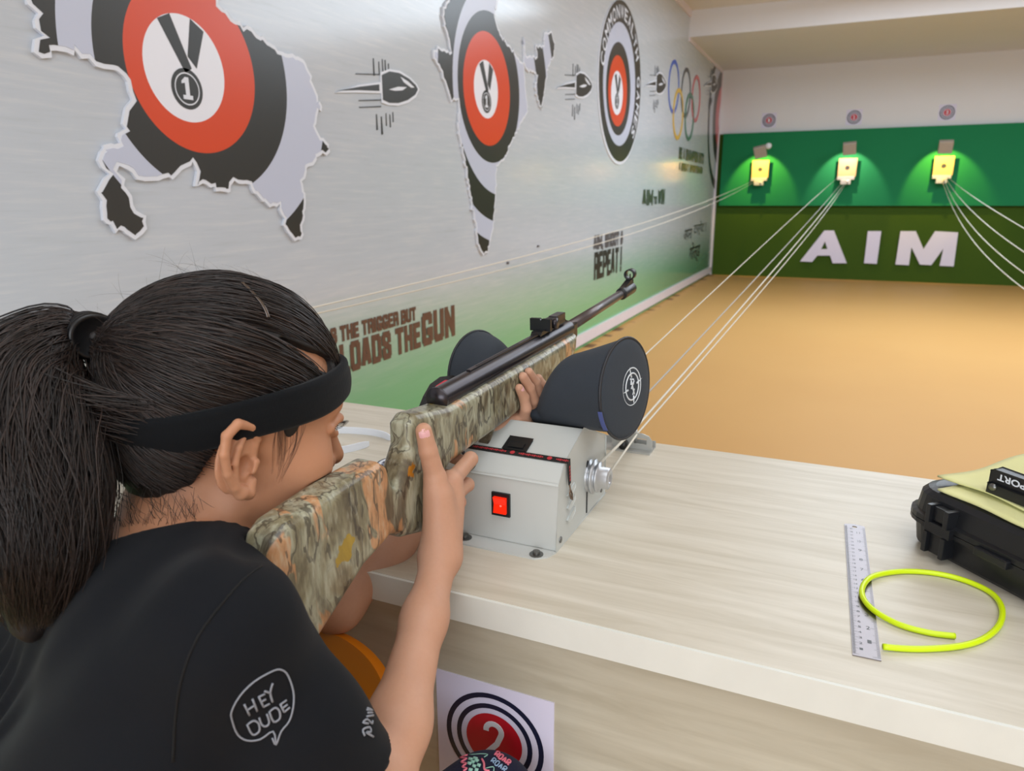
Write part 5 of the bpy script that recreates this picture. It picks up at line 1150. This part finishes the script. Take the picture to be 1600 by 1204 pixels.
# ---- T-shirt
SL_R = SH_R + (EL_R - SH_R) * 0.78; SLD = (EL_R - SH_R) / np.linalg.norm(EL_R - SH_R)
def wrinkle(p):
    a = p @ np.array([0.55, 0.3, 0.78], np.float32); b_ = p @ np.array([-0.6, 0.75, 0.2], np.float32); c_ = p @ np.array([0.2, 0.6, -0.77], np.float32)
    return (0.0034 * np.sin(40 * a + 3.0 * np.sin(17 * b_)) * (0.4 + 0.6 * np.sin(15 * c_ + 1)) + 0.0018 * np.sin(70 * b_ + 4 * np.sin(19 * a)) * np.sin(21 * c_)).astype(np.float32)
u0_ = np.array([0.8, -0.6, 0.0], np.float32); u1_ = np.array([0.4, 0.55, -0.73], np.float32)
def shirt(p):
    d = chain(p, [SH_R + np.array([0, 0, -.004]), (SH_R + SH_L) / 2 + np.array([-.012, -.02, .0]), SH_L], [.058, .074, .058], .03)
    d = smin(d, chain(p, [(-0.48, 0.375, 0.79), (-0.485, 0.315, 0.66), (-0.50, 0.24, 0.50)], [.100, .122, .14], .04), 0.05)
    d = smin(d, chain(p, [(-0.60, 0.39, 0.77), (-0.62, 0.31, 0.62)], [.085, .10], .04), 0.05)
    d = smin(d, chain(p, [SH_R + np.array([-.05, -.02, -.05]), (-0.42, 0.23, 0.62)], [.07, .09], .04), 0.04)
    s = np.maximum(chain(p, [SH_R, SH_R + (EL_R - SH_R) * 0.5, SL_R + SLD * 0.03], [.050, .046, .043], .03), (p - SL_R.astype(np.float32)) @ SLD.astype(np.float32))
    d = smin(d, s, 0.025)
    ml = SH_L + (EL_L - SH_L) * 0.5; dl = (EL_L - SH_L) / np.linalg.norm(EL_L - SH_L)
    d = smin(d, np.maximum(chain(p, [SH_L, ml + dl * .03], [.056, .052], .03), (p - ml.astype(np.float32)) @ dl.astype(np.float32)), 0.025)
    d = smin(d, chain(p, [SH_R * .35 + NB * .65 + np.array([0, -.01, -.02]), NB + np.array([-.03, -.02, -.02])], [.056, .060], .03), 0.03)
    d = d + wrinkle(p)
    rel = p - NB.astype(np.float32); az_ = np.arctan2(rel @ u1_, rel @ u0_); dist = np.linalg.norm(rel, axis=1)
    d = d + (0.0026 * np.exp(-((dist - 0.145) / 0.04) ** 2) * np.sin(az_ * 15 + 14 * dist)).astype(np.float32)
    nd = (hw(0, -0.022, -0.035) - NB); nd /= np.linalg.norm(nd); n0 = NB + nd * 0.014
    q = p - n0.astype(np.float32); along = q @ nd.astype(np.float32)
    rr = np.linalg.norm(q - along[:, None] * nd.astype(np.float32), axis=1)
    d = smax(d, np.minimum(along, 0.02) + np.where(along > 0, 0, 0) if False else -(np.maximum(rr - 0.062, -(along + 0.012))), 0.004)
    q = to_rifle(p); m = (np.abs(q[:, 0]) < 0.05) & (q[:, 1] < -0.8)
    if m.any(): d[m] = smax(d[m], -(stock_local(q[m]) - 0.001), 0.003)
    return d
MAT['shirt'] = fabric('black_cotton', (14, 16, 21), 1500)
V, Q = surface(shirt, (-0.86, 0.02, 0.36), (-0.20, 0.68, 0.98), 0.0028)
tee = np_mesh('t_shirt', V, Q, MAT['shirt'], girl)
# collar rib and sleeve seam / hem
nd = (hw(0, -0.022, -0.035) - NB); nd /= np.linalg.norm(nd)
def snap(f, p, n_=12):
    p = np.array(p, float)
    for _ in range(n_):
        e = 0.001; P = np.stack([p] + [p + np.eye(3)[i] * e for i in range(3)]).astype(np.float32); v = f(P).astype(float); g = (v[1:] - v[0]) / e; g /= max(np.linalg.norm(g), .2); p = p - g * v[0] * 0.8
    return p, g / np.linalg.norm(g)
u0 = np.cross(nd, [0, 0, 1.0]); u0 /= np.linalg.norm(u0); u1 = np.cross(nd, u0)
ring = [snap(shirt, NB + nd * 0.004 + (u0 * math.cos(a) + u1 * math.sin(a)) * 0.0655)[0] for a in np.linspace(0, 2 * math.pi, 49)]
MB().tube(ring, 0.0042, 8, False).build('collar', MAT['shirt'], tee)
MAT['seam'] = plain('dark_seam', (4, 4, 6), 0.9)
pts = [(408, 884), (380, 905), (345, 945), (315, 985), (295, 1025), (280, 1075), (273, 1130), (270, 1190)]
sm = [trace(shirt, u, v) for u, v in smooth_path(pts, 4)]; sm = [p for p in sm if p is not None]
MB().tube(sm, 0.0011, 5).build('sleeve_seam', MAT['seam'], tee)
MAT['shirt_print'] = plain('grey_shirt_print', (140, 142, 150), 0.8)
def decal(name, strokes, width, parent=tee):
    mb = MB()
    for st in strokes:
        P = [trace(shirt, u, v) for u, v in smooth_path(st, 3)]; P = [p for p in P if p is not None]
        if len(P) > 1: mb.tube([p + (CAM - p) / np.linalg.norm(CAM - p) * 0.0003 for p in P], width, 5, True)
    return mb.build(name, MAT['shirt_print'], parent)
cz = lambda pts: [(x / 2.6667, 800 + y / 2.6667) for x, y in pts]
decal('speech_bubble', [cz([(1135, 940), (1150, 968), (1172, 912), (1205, 870), (1222, 810), (1222, 745), (1200, 680), (1175, 657), (1140, 660), (1060, 705), (1000, 765), (965, 830), (968, 870), (990, 925), (1030, 950), (1085, 945), (1138, 912), (1150, 968)])], 0.0007)
L_ = {'H1': [[(1018, 800), (1040, 845)], [(1052, 778), (1072, 828)], [(1028, 825), (1062, 803)]], 'E1': [[(1078, 768), (1098, 810)], [(1076, 770), (1104, 756)], [(1086, 790), (1108, 778)], [(1098, 810), (1124, 797)]], 'Y1': [[(1102, 745), (1126, 752)], [(1136, 712), (1126, 752), (1136, 790)]],
      'D1': [[(1030, 884), (1052, 926), (1080, 912), (1078, 880), (1056, 868), (1032, 884)]], 'U1': [[(1080, 856), (1092, 886), (1112, 890), (1122, 872), (1112, 840)]], 'D2': [[(1122, 830), (1140, 872), (1166, 858), (1164, 826), (1146, 814), (1124, 830)]], 'E2': [[(1168, 800), (1184, 832)], [(1166, 802), (1194, 782)], [(1176, 816), (1198, 800)], [(1184, 832), (1208, 812)]]}
for k, st in L_.items(): decal('letter', [cz(s) for s in st], 0.0008)
for st in ([[(1520, 930), (1512, 905), (1540, 895), (1545, 915), (1525, 915), (1556, 935)]], [[(1535, 880), (1512, 875), (1530, 862), (1550, 880), (1552, 868)]], [[(1528, 850), (1556, 846)], [(1532, 835), (1552, 835)], [(1528, 822), (1552, 825), (1530, 815)]]):
    decal('letter', [cz(s) for s in st], 0.0009)
# ---- leggings
HIP, KN_R, KN_L = np.array([-0.47, 0.22, 0.50]), np.array([-0.283, 0.560, 0.546]), np.array([-0.66, 0.53, 0.56])
def legs(p):
    d = chain(p, [HIP + np.array([-.07, 0, 0]), HIP + np.array([.07, 0, 0])], [.11, .11], .03)
    d = smin(d, chain(p, [HIP + np.array([.06, 0.02, 0]), (HIP + KN_R) / 2 + np.array([.04, .02, .035]), KN_R], [.085, .066, .052], .03), .03)
    d = smin(d, chain(p, [HIP + np.array([-.06, 0.02, 0]), (HIP + KN_L) / 2 + np.array([-.04, 0, 0]), KN_L], [.085, .066, .052], .03), .03)
    for kn, ft in ((KN_R, np.array([-0.27, 0.50, 0.08])), (KN_L, np.array([-0.70, 0.48, 0.08]))): d = smin(d, chain(p, [kn, kn * .55 + ft * .45, ft], [.050, .046, .030], .03), .02)
    return d
MAT['leggings'] = fabric('navy_leggings', (28, 30, 52), 1500)
V, Q = surface(legs, (-0.80, 0.08, 0.03), (-0.15, 0.64, 0.66), 0.005)
lg = np_mesh('leggings', V, Q, MAT['leggings'], girl)
def sh_d(p): return legs(p)
def ldecal(name, strokes, width, mat):
    mb = MB()
    for st in strokes:
        P = [trace(legs, u, v) for u, v in smooth_path(st, 3)]; P = [p for p in P if p is not None]
        if len(P) > 1: mb.tube([p + (CAM - p) / np.linalg.norm(CAM - p) * 0.0004 for p in P], width, 5, True)
    return mb.build(name, mat, lg) if mb.v else None
lz = lambda pts: [(670 + x / 6.957, 1060 + y / 6.957) for x, y in pts]
MAT['pk'] = plain('pink_print', (232, 120, 140), 0.8); MAT['mint'] = plain('mint_print', (150, 196, 180), 0.8); MAT['bl'] = plain('pale_blue_print', (150, 176, 206), 0.8)
ldecal('zigzag', [lz([(420, 828), (345, 858), (410, 868), (352, 905), (408, 920), (365, 955), (412, 975), (375, 1000)]), lz([(575, 870), (600, 920), (605, 985), (660, 1000)])], 0.0012, MAT['pk'])
ldecal('outline', [lz([(440, 825), (560, 815), (640, 822), (600, 850)]), lz([(610, 975), (700, 955), (705, 1000)])], 0.0006, MAT['mint'])
ldecal('spot', [lz([(x - 16, y), (x + 16, y + 10)]) for x, y in ((455, 870), (505, 862), (480, 900), (520, 885), (495, 945), (545, 935), (455, 985), (445, 915), (520, 985))], 0.0021, MAT['mint'])
ltr = {'R': [(0, 10), (0, 0), (6, 0), (6, 5), (0, 5), (7, 10)], 'O': [(0, 0), (6, 0), (6, 10), (0, 10), (0, 0)], 'A': [(0, 10), (3, 0), (6, 10), (5, 6), (1, 6)]}
for k, ch in enumerate('ROAR'):
    for ox, oy, m_, r_ in ((705, 860, 'bl', 0.00075), (745, 790, 'pk', 0.0011)):
        ax_, ay_ = ox + k * 40, oy + k * 30; ca, sa = math.cos(0.62), math.sin(0.62)
        ldecal('letter', [lz([(ax_ + (x * ca - y * sa) * 5, ay_ + (x * sa + y * ca) * 4.5) for x, y in ltr[ch]])], r_, MAT[m_])
# ---- hair
def hair_mat(name, c0, c1, rough=0.42):
    m, nt, b = new_mat(name); v = coords(nt)
    at_ = N(nt, 'ShaderNodeAttribute', attribute_name='strand'); c = mix(nt, at_.outputs['Fac'], rgba(c0), rgba(c1))
    nt.links.new(c, b.inputs['Base Color']); b.inputs['Roughness'].default_value = rough; b.inputs['Specular IOR Level'].default_value = 0.55; return m
MAT['hair'] = hair_mat('dark_brown_hair', (14, 11, 10), (62, 47, 41)); MAT['hair_base'] = plain('hair_base', (22, 17, 16), 0.6)
TIE = np.array([-0.004, -0.112, 0.057])
PART = [(0.0500, 0.0610, 0.0570), (0.0559, 0.0518, 0.0608), (0.0606, 0.0373, 0.0666), (0.0634, 0.0126, 0.0751)]
def hairline(q):            # lowest hair height for a head-local point
    return np.interp(q[:, 1], [-0.12, -0.075, -0.04, -0.022, 0.012, 0.03, 0.042, 0.062, 0.075, 0.12], [-0.070, -0.078, -0.045, 0.010, 0.016, -0.012, 0.016, 0.040, 0.052, 0.055]).astype(np.float32)
def cap_local(q):
    d = smin(ell(q, CO, CR + 0.006), ell(q, (0, -0.03, -0.03), (0.058, 0.058, 0.06)), 0.03)
    jag = 0.0015 * np.sin(q[:, 1] * 300 + 2) * np.sin(q[:, 2] * 260 + q[:, 0] * 200)
    d = smax(d, (hairline(q) - q[:, 2]) * 0.6 + jag.astype(np.float32), 0.003)
    for i in range(3): d = smax(d, -(cap(q, PART[i], PART[i + 1], (.0085, .008, .005)[i], (.008, .005, .003)[i])), 0.002)
    return d
V, Q = surface(lambda p: cap_local(hl(p)) * np.float32(HS), HP - 0.17, HP + 0.17, 0.0022)
np_mesh('hair_base', V, Q, MAT['hair_base'], girl)
def strands(paths, r0, name, mat, sides=3, taper=(0.6, 1.0, 0.35)):
    """paths: (n, m, 3) in world coordinates"""
    n, m, _ = paths.shape
    T = np.gradient(paths, axis=1); T /= np.maximum(np.linalg.norm(T, axis=2, keepdims=True), 1e-9)
    ref = np.broadcast_to(np.array([0.3, 0.5, 0.81]), T.shape); A = np.cross(T, ref); A /= np.maximum(np.linalg.norm(A, axis=2, keepdims=True), 1e-9); B = np.cross(T, A)
    rr = np.interp(np.linspace(0, 1, m), [0, 0.3, 1], taper)[None, :, None] * np.asarray(r0).reshape(-1, 1, 1)
    V = np.stack([paths + (A * math.cos(a) + B * math.sin(a)) * rr for a in np.linspace(0, 2 * math.pi, sides + 1)[:-1]], 2)   # n m s 3
    i = np.arange(n)[:, None, None]; j = np.arange(m - 1)[None, :, None]; k = np.arange(sides)[None, None, :]
    ix = lambda jj, kk: (i * m + jj) * sides + kk
    Q = np.stack([ix(j, k), ix(j, (k + 1) % sides), ix(j + 1, (k + 1) % sides), ix(j + 1, k)], -1).reshape(-1, 4)
    tone = np.repeat(np.clip(RNG.beta(1.4, 2.2, n), 0, 1), m * sides)
    return np_mesh(name, V.reshape(-1, 3), Q, mat, girl, attrs={'strand': tone})
def slerp(a, b, t):
    a = a / np.linalg.norm(a, axis=-1, keepdims=True); b = b / np.linalg.norm(b, axis=-1, keepdims=True)
    w_ = np.arccos(np.clip((a * b).sum(-1, keepdims=True), -1, 1)); s = np.maximum(np.sin(w_), 1e-4)
    return (np.sin((1 - t) * w_) * a + np.sin(t * w_) * b) / s
def on_cap(d, off):
    R_ = CR + 0.0; k = 1 / np.sqrt(((d / R_) ** 2).sum(-1, keepdims=True)); base = d * k
    nape = np.clip(-d[..., 2:3] - 0.45, 0, 1) * 0.012
    return CO + base + d * (off + nape)
def head_strands(roots, off0, off1, m=22, clump=0.5, r=0.00042):
    n = len(roots); t = np.linspace(0, 1, m)[None, :, None]
    d0 = (roots - CO)[:, None, :] / CR * CR
    te = np.broadcast_to(TIE - CO, (n, 1, 3)) + RNG.normal(0, 0.007, (n, 1, 3))
    d = slerp(d0, te, t ** 1.05)
    bow = np.sin(np.pi * t) * (RNG.normal(0, 0.018, (n, 1, 1)) + 0.03 * np.sin(roots[:, None, 0:1] * 260 + roots[:, None, 1:2] * 190))
    side = np.cross(d, te - d); side /= np.maximum(np.linalg.norm(side, axis=-1, keepdims=True), 1e-6); d = d + side * bow; d /= np.linalg.norm(d, axis=-1, keepdims=True)
    off = RNG.uniform(off0, off1, (n, 1, 1)) * (0.25 + 0.75 * np.sin(np.clip(t * 2.2, 0, 1) * np.pi / 2)) + 0.0012 * np.sin(t * 9 + RNG.uniform(0, 6, (n, 1, 1)))
    P = on_cap(d, off + 0.004); return HP + (P * HS) @ HR.T
def cap_point(az, z):
    k = np.sqrt(np.maximum(0.02, 1 - ((z - CO[2]) / CR[2]) ** 2)); return np.stack([CR[0] * k * np.sin(az), CO[1] + CR[1] * k * np.cos(az), z], -1)
n = 3000; az = RNG.uniform(-math.pi, math.pi, n); y = CR[1] * np.cos(az)
zl = np.interp(y, [-0.10, -0.05, -0.02, 0.02, 0.06, 0.10], [-0.045, -0.035, 0.010, 0.022, 0.052, 0.066]) + RNG.uniform(0, 0.03, n) ** 1.2
H1 = head_strands(cap_point(az, zl), 0.002, 0.0065)
n = 2200; d_ = RNG.normal(size=(n, 3)); d_[:, 2] = np.abs(d_[:, 2]) * 0.8 + 0.15; d_ /= np.linalg.norm(d_, axis=1, keepdims=True); d_[:, 1] = d_[:, 1] * 0.9 + 0.1
R0 = CO + d_ * CR; pd = np.min([np.linalg.norm(R0 - (np.array(PART[i]) * (1 - f) + np.array(PART[i + 1]) * f), axis=1) for i in range(3) for f in (0, .33, .66)], 0)
H2 = head_strands(R0[pd > 0.007], 0.003, 0.0085)
n = 900; f = RNG.uniform(0, 1, n) * 2.999; i_ = f.astype(int); fr_ = (f - i_)[:, None]; PA = np.array(PART); R0 = PA[i_] * (1 - fr_) + PA[i_ + 1] * fr_; R0 = R0 + np.array([1, 0.2, 0]) * (RNG.choice([-1, 1], n) * RNG.uniform(0.0035, 0.008, n))[:, None]
H3 = head_strands(R0, 0.0015, 0.007)
n = 1500; az = RNG.uniform(math.radians(84), math.radians(276), n); y = CR[1] * np.cos(az)       # nape hair combed up under the band
nr = np.stack([0.0655 * np.sin(az), -0.02 + 0.070 * np.cos(az), np.interp(y, [-0.09, -0.05, -0.02, 0.01], [-0.070, -0.062, -0.020, 0.004]) + RNG.normal(0.004, 0.009, n)], -1)
H4 = head_strands(nr, 0.0005, 0.0045); q4 = hl(H4.reshape(-1, 3).astype(np.float32)); w4 = np.repeat(RNG.uniform(0.0004, 0.003, n), H4.shape[1]).astype(np.float32)
base_f = lambda q: smin(ell(q, CO, CR + 0.006), ell(q, (0, -0.03, -0.03), (0.058, 0.058, 0.06)), 0.03)
for _ in range(4):
    v0 = base_f(q4); g = np.stack([base_f(q4 + np.eye(3, dtype=np.float32)[i] * 0.001) - v0 for i in range(3)], 1) / 0.001; q4 = q4 + g * np.maximum(w4 - v0, 0)[:, None]
H4 = (HP + (q4 * HS) @ HR.T).reshape(H4.shape); PAw = HP + (np.array(PART) * HS) @ HR.T
HA = np.concatenate([H1, H2, H3, H4]); pdm = np.full(len(HA), 9.0)
for i in range(3):
    for f_ in (0, .25, .5, .75, 1): pdm = np.minimum(pdm, np.linalg.norm(HA - (PAw[i] * (1 - f_) + PAw[i + 1] * f_), axis=2).min(1) / (1.0 - 0.13 * (i + f_)))
HA = HA[pdm > 0.0098]
strands(HA, RNG.uniform(0.00035, 0.0007, len(HA)), 'hair', MAT['hair'])
# flyaways and baby hair at the nape and in front of the ear
n = 160; az = RNG.uniform(math.radians(95), math.radians(175), n); R0 = cap_point(az, np.full(n, -0.045)) ; R0[:, 2] = RNG.uniform(-0.085, -0.05, n)
m = 10; t = np.linspace(0, 1, m)[None, :, None]; nx = np.stack([np.sin(az), np.cos(az), 0 * az], -1)[:, None]
base = np.stack([0.050 * np.sin(az), -0.03 + 0.056 * np.cos(az), R0[:, 2]], -1)[:, None]
Pn = base + np.concatenate([0.0025 * np.sin(4 * t + RNG.uniform(0, 6, (n, 1, 1))), 0.022 * t * RNG.uniform(-0.2, 1, (n, 1, 1)), -0.028 * t * RNG.uniform(0.3, 1, (n, 1, 1))], -1) + nx * (0.004 + 0.004 * np.sin(3 * t))
strands(HP + (Pn * HS) @ HR.T, np.full(n, 0.00022), 'baby_hair', MAT['hair'])
n = 30; t = np.linspace(0, 1, m)[None, :, None]; y0 = RNG.uniform(0.020, 0.038, (n, 1, 1)); Ps = np.concatenate([0.0700 - 0.004 * t - 30 * (y0 - 0.02) ** 2 * np.ones_like(t) + 0.0012 * np.sin(t * 4 + y0 * 300), y0 - 0.004 * t + 0.004 * np.sin(t * 3 + y0 * 200), 0.008 - RNG.uniform(0.025, 0.055, (n, 1, 1)) * t], -1)
W_ = HP + (Ps * HS) @ HR.T; W2 = W_.reshape(-1, 3).astype(np.float32)
for _ in range(5):
    v0 = body(W2); e = 0.001; g = np.stack([body(W2 + np.eye(3, dtype=np.float32)[i] * e) - v0 for i in range(3)], 1) / e; W2 = W2 - g * (v0 - 0.0006)[:, None] * 0.8
strands(W2.reshape(W_.shape).astype(float), np.full(n, 0.00015), 'sideburn', MAT['hair'])
n = 130; az = RNG.uniform(-math.pi, math.pi, n); el = RNG.uniform(0.1, 1.4, n); dd_ = np.stack([np.cos(el) * np.sin(az), np.cos(el) * np.cos(az), np.sin(el)], -1)
R0 = (CO + dd_ * CR)[:, None]; tan = np.cross(dd_, RNG.normal(size=(n, 3)))[:, None] * 0.6 + (TIE - CO)[None, None] * 4; tan /= np.linalg.norm(tan, axis=-1, keepdims=True)
P = R0 + dd_[:, None] * (0.006 + RNG.uniform(0.001, 0.009, (n, 1, 1)) * np.sin(t * 2.2)) + tan * t * RNG.uniform(0.02, 0.05, (n, 1, 1))
strands(HP + (P * HS) @ HR.T, np.full(n, 0.00009), 'flyaway_hair', MAT['hair'])
# ponytail: a sweep through points given in space, with a solid core under loose strands
PT = [hw(*TIE), at(126, 522, 0.622), at(80, 534, 0.605), at(40, 590, 0.585), at(38, 680, 0.57), at(50, 780, 0.56), at(56, 870, 0.555), at(50, 965, 0.56)]
PTR = [0.014, 0.017, 0.029, 0.046, 0.053, 0.054, 0.046, 0.024]
SPN = np.array(smooth_path(PT, 8)); SPR = np.interp(np.linspace(0, 1, len(SPN)), np.linspace(0, 1, len(PTR)), PTR)
def pony(p):
    d = chain(p, PT, [r * k for r, k in zip(PTR, (.3, .6, .7, .8, .8, .8, .8, .7))], 0.006)
    return d + (0.002 * np.sin(p[:, 0] * 260 + 40 * p[:, 2]) * np.sin(p[:, 1] * 210)).astype(np.float32)
V, Q = surface(pony, SPN.min(0) - 0.07, SPN.max(0) + 0.07, 0.004)
np_mesh('ponytail_core', V, Q, MAT['hair_base'], girl)
n = 3600; m = 34; tt = np.linspace(0, 1, m); ends = RNG.uniform(0.80, 1.0, n)
T_ = np.gradient(SPN, axis=0); T_ /= np.linalg.norm(T_, axis=1, keepdims=True); vw = (CAM - SPN); U_ = np.cross(T_, vw); U_ /= np.linalg.norm(U_, axis=1, keepdims=True); W_ = np.cross(U_, T_)
th = RNG.uniform(0, 2 * math.pi, n); rad_ = np.sqrt(RNG.uniform(0.30, 1.15, n)); rad_[:260] *= RNG.uniform(1.0, 1.18, 260)
cl_ = RNG.integers(0, 60, n); thc = RNG.uniform(0, 2 * math.pi, 60)[cl_]; th = th * 0.35 + thc * 0.65 + 0.0
P = np.empty((n, m, 3)); ph = RNG.uniform(0, 6.28, n); ph2 = RNG.uniform(0, 6.28, 60)[cl_]
for j in range(m):
    s = tt[j] * ends; x = s * (len(SPN) - 1); i0 = np.minimum(x.astype(int), len(SPN) - 2); fr_ = (x - i0)[:, None]
    c = SPN[i0] * (1 - fr_) + SPN[i0 + 1] * fr_; u = U_[i0] * (1 - fr_) + U_[i0 + 1] * fr_; w_ = W_[i0] * (1 - fr_) + W_[i0 + 1] * fr_; r = (SPR[i0] * (1 - fr_[:, 0]) + SPR[i0 + 1] * fr_[:, 0]) * rad_
    a = th + 0.30 * np.sin(s * 6 + ph2) + 0.08 * np.sin(s * 13 + ph); P[:, j] = c + u * (np.cos(a) * r)[:, None] + w_ * (np.sin(a) * r)[:, None]
strands(P, RNG.uniform(0.0004, 0.0009, n), 'ponytail', MAT['hair'], 3, (0.8, 1.0, 0.25))
# loose lower hair from the nape up behind the band into the ponytail
n = 500; az = RNG.uniform(math.radians(120), math.radians(190), n); R0 = cap_point(az, RNG.uniform(-0.04, 0.02, n)); A = HP + ((R0 + np.stack([np.sin(az), np.cos(az), 0 * az], -1) * 0.008) * HS) @ HR.T
B = SPN[24] + RNG.normal(0, 0.016, (n, 3)); Cc = (A + B) / 2 + np.array([-0.01, -0.03, 0.012]) + RNG.normal(0, 0.006, (n, 3)); t = np.linspace(0, 1, 16)[None, :, None]
strands(A[:, None] * (1 - t) ** 2 + 2 * Cc[:, None] * t * (1 - t) + B[:, None] * t * t, RNG.uniform(0.0003, 0.0006, n), 'nape_hair', MAT['hair'])
n = 1400; td = (TIE - CO) / np.linalg.norm(TIE - CO); dv = td + RNG.normal(0, 0.26, (n, 3)); dv /= np.linalg.norm(dv, axis=1, keepdims=True)
A = HP + (on_cap(dv, np.full((n, 1), 0.007)) * HS) @ HR.T; B = SPN[5] + U_[5] * RNG.uniform(-0.0115, 0.0115, (n, 1)) + W_[5] * RNG.uniform(-0.0115, 0.0115, (n, 1)); M_ = SPN[0] + (A - SPN[0]) * 0.45 + (CAM - SPN[0]) * 0.004
t = np.linspace(0, 1, 12)[None, :, None]
strands(A[:, None] * (1 - t) ** 2 + 2 * M_[:, None] * t * (1 - t) + B[:, None] * t * t, RNG.uniform(0.0004, 0.0007, n), 'gathered_hair', MAT['hair'], 3, (0.8, 1, 1))
# hair tie
MAT['tie'] = plain('black_elastic', (14, 14, 16), 0.35, var=0.2)
tdir = SPN[6] - SPN[0]; tdir /= np.linalg.norm(tdir); tu = np.cross(tdir, [0, 0, 1.0]); tu /= np.linalg.norm(tu); tv = np.cross(tdir, tu)
mb = MB(); c0_ = SPN[2]; pr_ = [(0.0, -0.009), (0.015, -0.010), (0.017, -0.0125)]
for k in range(25): h_ = -0.0115 + 0.023 * k / 24; pr_.append((0.0186 + 0.0013 * abs(math.sin(math.pi * 5 * k / 24)) + 0.0008 * math.sin(k * 2.1), h_))
mb.lathe(pr_ + [(0.017, 0.0125), (0.015, 0.010), (0.0, 0.009)], c0_, tdir, 28)
mb.build('hair_tie', MAT['tie'], girl)
# sweat band
def band_pt(az, zc, sl, off):
    R_ = CR + off; yy = 0.0
    for _ in range(25):
        z = zc + sl * yy; k = math.sqrt(max(0.02, 1 - ((z - CO[2]) / R_[2]) ** 2)); x = R_[0] * k * math.sin(az); yy = CO[1] + R_[1] * k * math.cos(az)
    return np.array([x, yy, z])
V, Fc = [], []; na, nb = 220, 12
for i in range(na):
    az = 2 * math.pi * i / na
    for j in range(nb + 1):
        f = j / nb; prof_ = 0.0135 + 0.0016 * math.sin(math.pi * min(1, max(0, f))) ** 0.5 - (0.0012 if j in (0, nb) else 0) + 0.0005 * math.sin(az * 3 + f * 4) - 0.0007 * math.exp(-((f - 0.72) / 0.06) ** 2)
        V.append(hw(*band_pt(az, -0.004 + 0.036 * f + 0.0015 * math.sin(az * 5), 0.35, prof_)))
    for j in (nb, 0): V.append(hw(*band_pt(az, -0.004 + 0.036 * j / nb, 0.35, 0.008)))
st_ = nb + 3
for i in range(na):
    for j in range(st_): a, b_ = i * st_ + j, ((i + 1) % na) * st_ + j; c, d = ((i + 1) % na) * st_ + (j + 1) % st_, i * st_ + (j + 1) % st_; Fc.append((a, b_, c, d))
def rib_mat():
    m, nt, b = new_mat('black_ribbed_knit'); v = coords(nt)
    b.inputs['Base Color'].default_value = rgba((14, 16, 19)); b.inputs['Roughness'].default_value = 0.9; b.inputs['Sheen Weight'].default_value = 0.06; b.inputs['Specular IOR Level'].default_value = 0.15
    w1 = N(nt, 'ShaderNodeTexWave', i_Scale=420.0, i_Distortion=1.5, i_Detail=1.0); w1.bands_direction = 'DIAGONAL'
    nt.links.new(coords(nt, scale=(1, 1, 0.05)), w1.inputs['Vector']); bump(nt, b, w1.outputs['Fac'], 0.25, 0.0006); return m
np_mesh('sweat_band', np.array(V), [tuple(f) for f in Fc], rib_mat(), girl)
# snap clip on the crown
cp = []
for (u, v) in smooth_path([(379, 443), (392, 455), (405, 470), (414, 484), (419, 497)], 3):
    P = trace(lambda p: (ell(hl(p), CO, CR + 0.0115)) * np.float32(HS), u, v)
    if P is not None: cp.append(P)
Qc_ = []
for i, p in enumerate(cp):
    t_ = cp[min(i + 1, len(cp) - 1)] - cp[max(i - 1, 0)]; t_ /= np.linalg.norm(t_); nn = HR @ ((HR.T @ (p - HP)) / HS - CO); nn /= np.linalg.norm(nn); Qc_.append((p, np.cross(nn, t_), nn))
if len(cp) > 2: strip(MB(), Qc_, 0.0014, 0.0012).build('hair_clip', plain('metal_clip', (120, 112, 108), 0.2, 0.9), girl, bevel=0.0004)
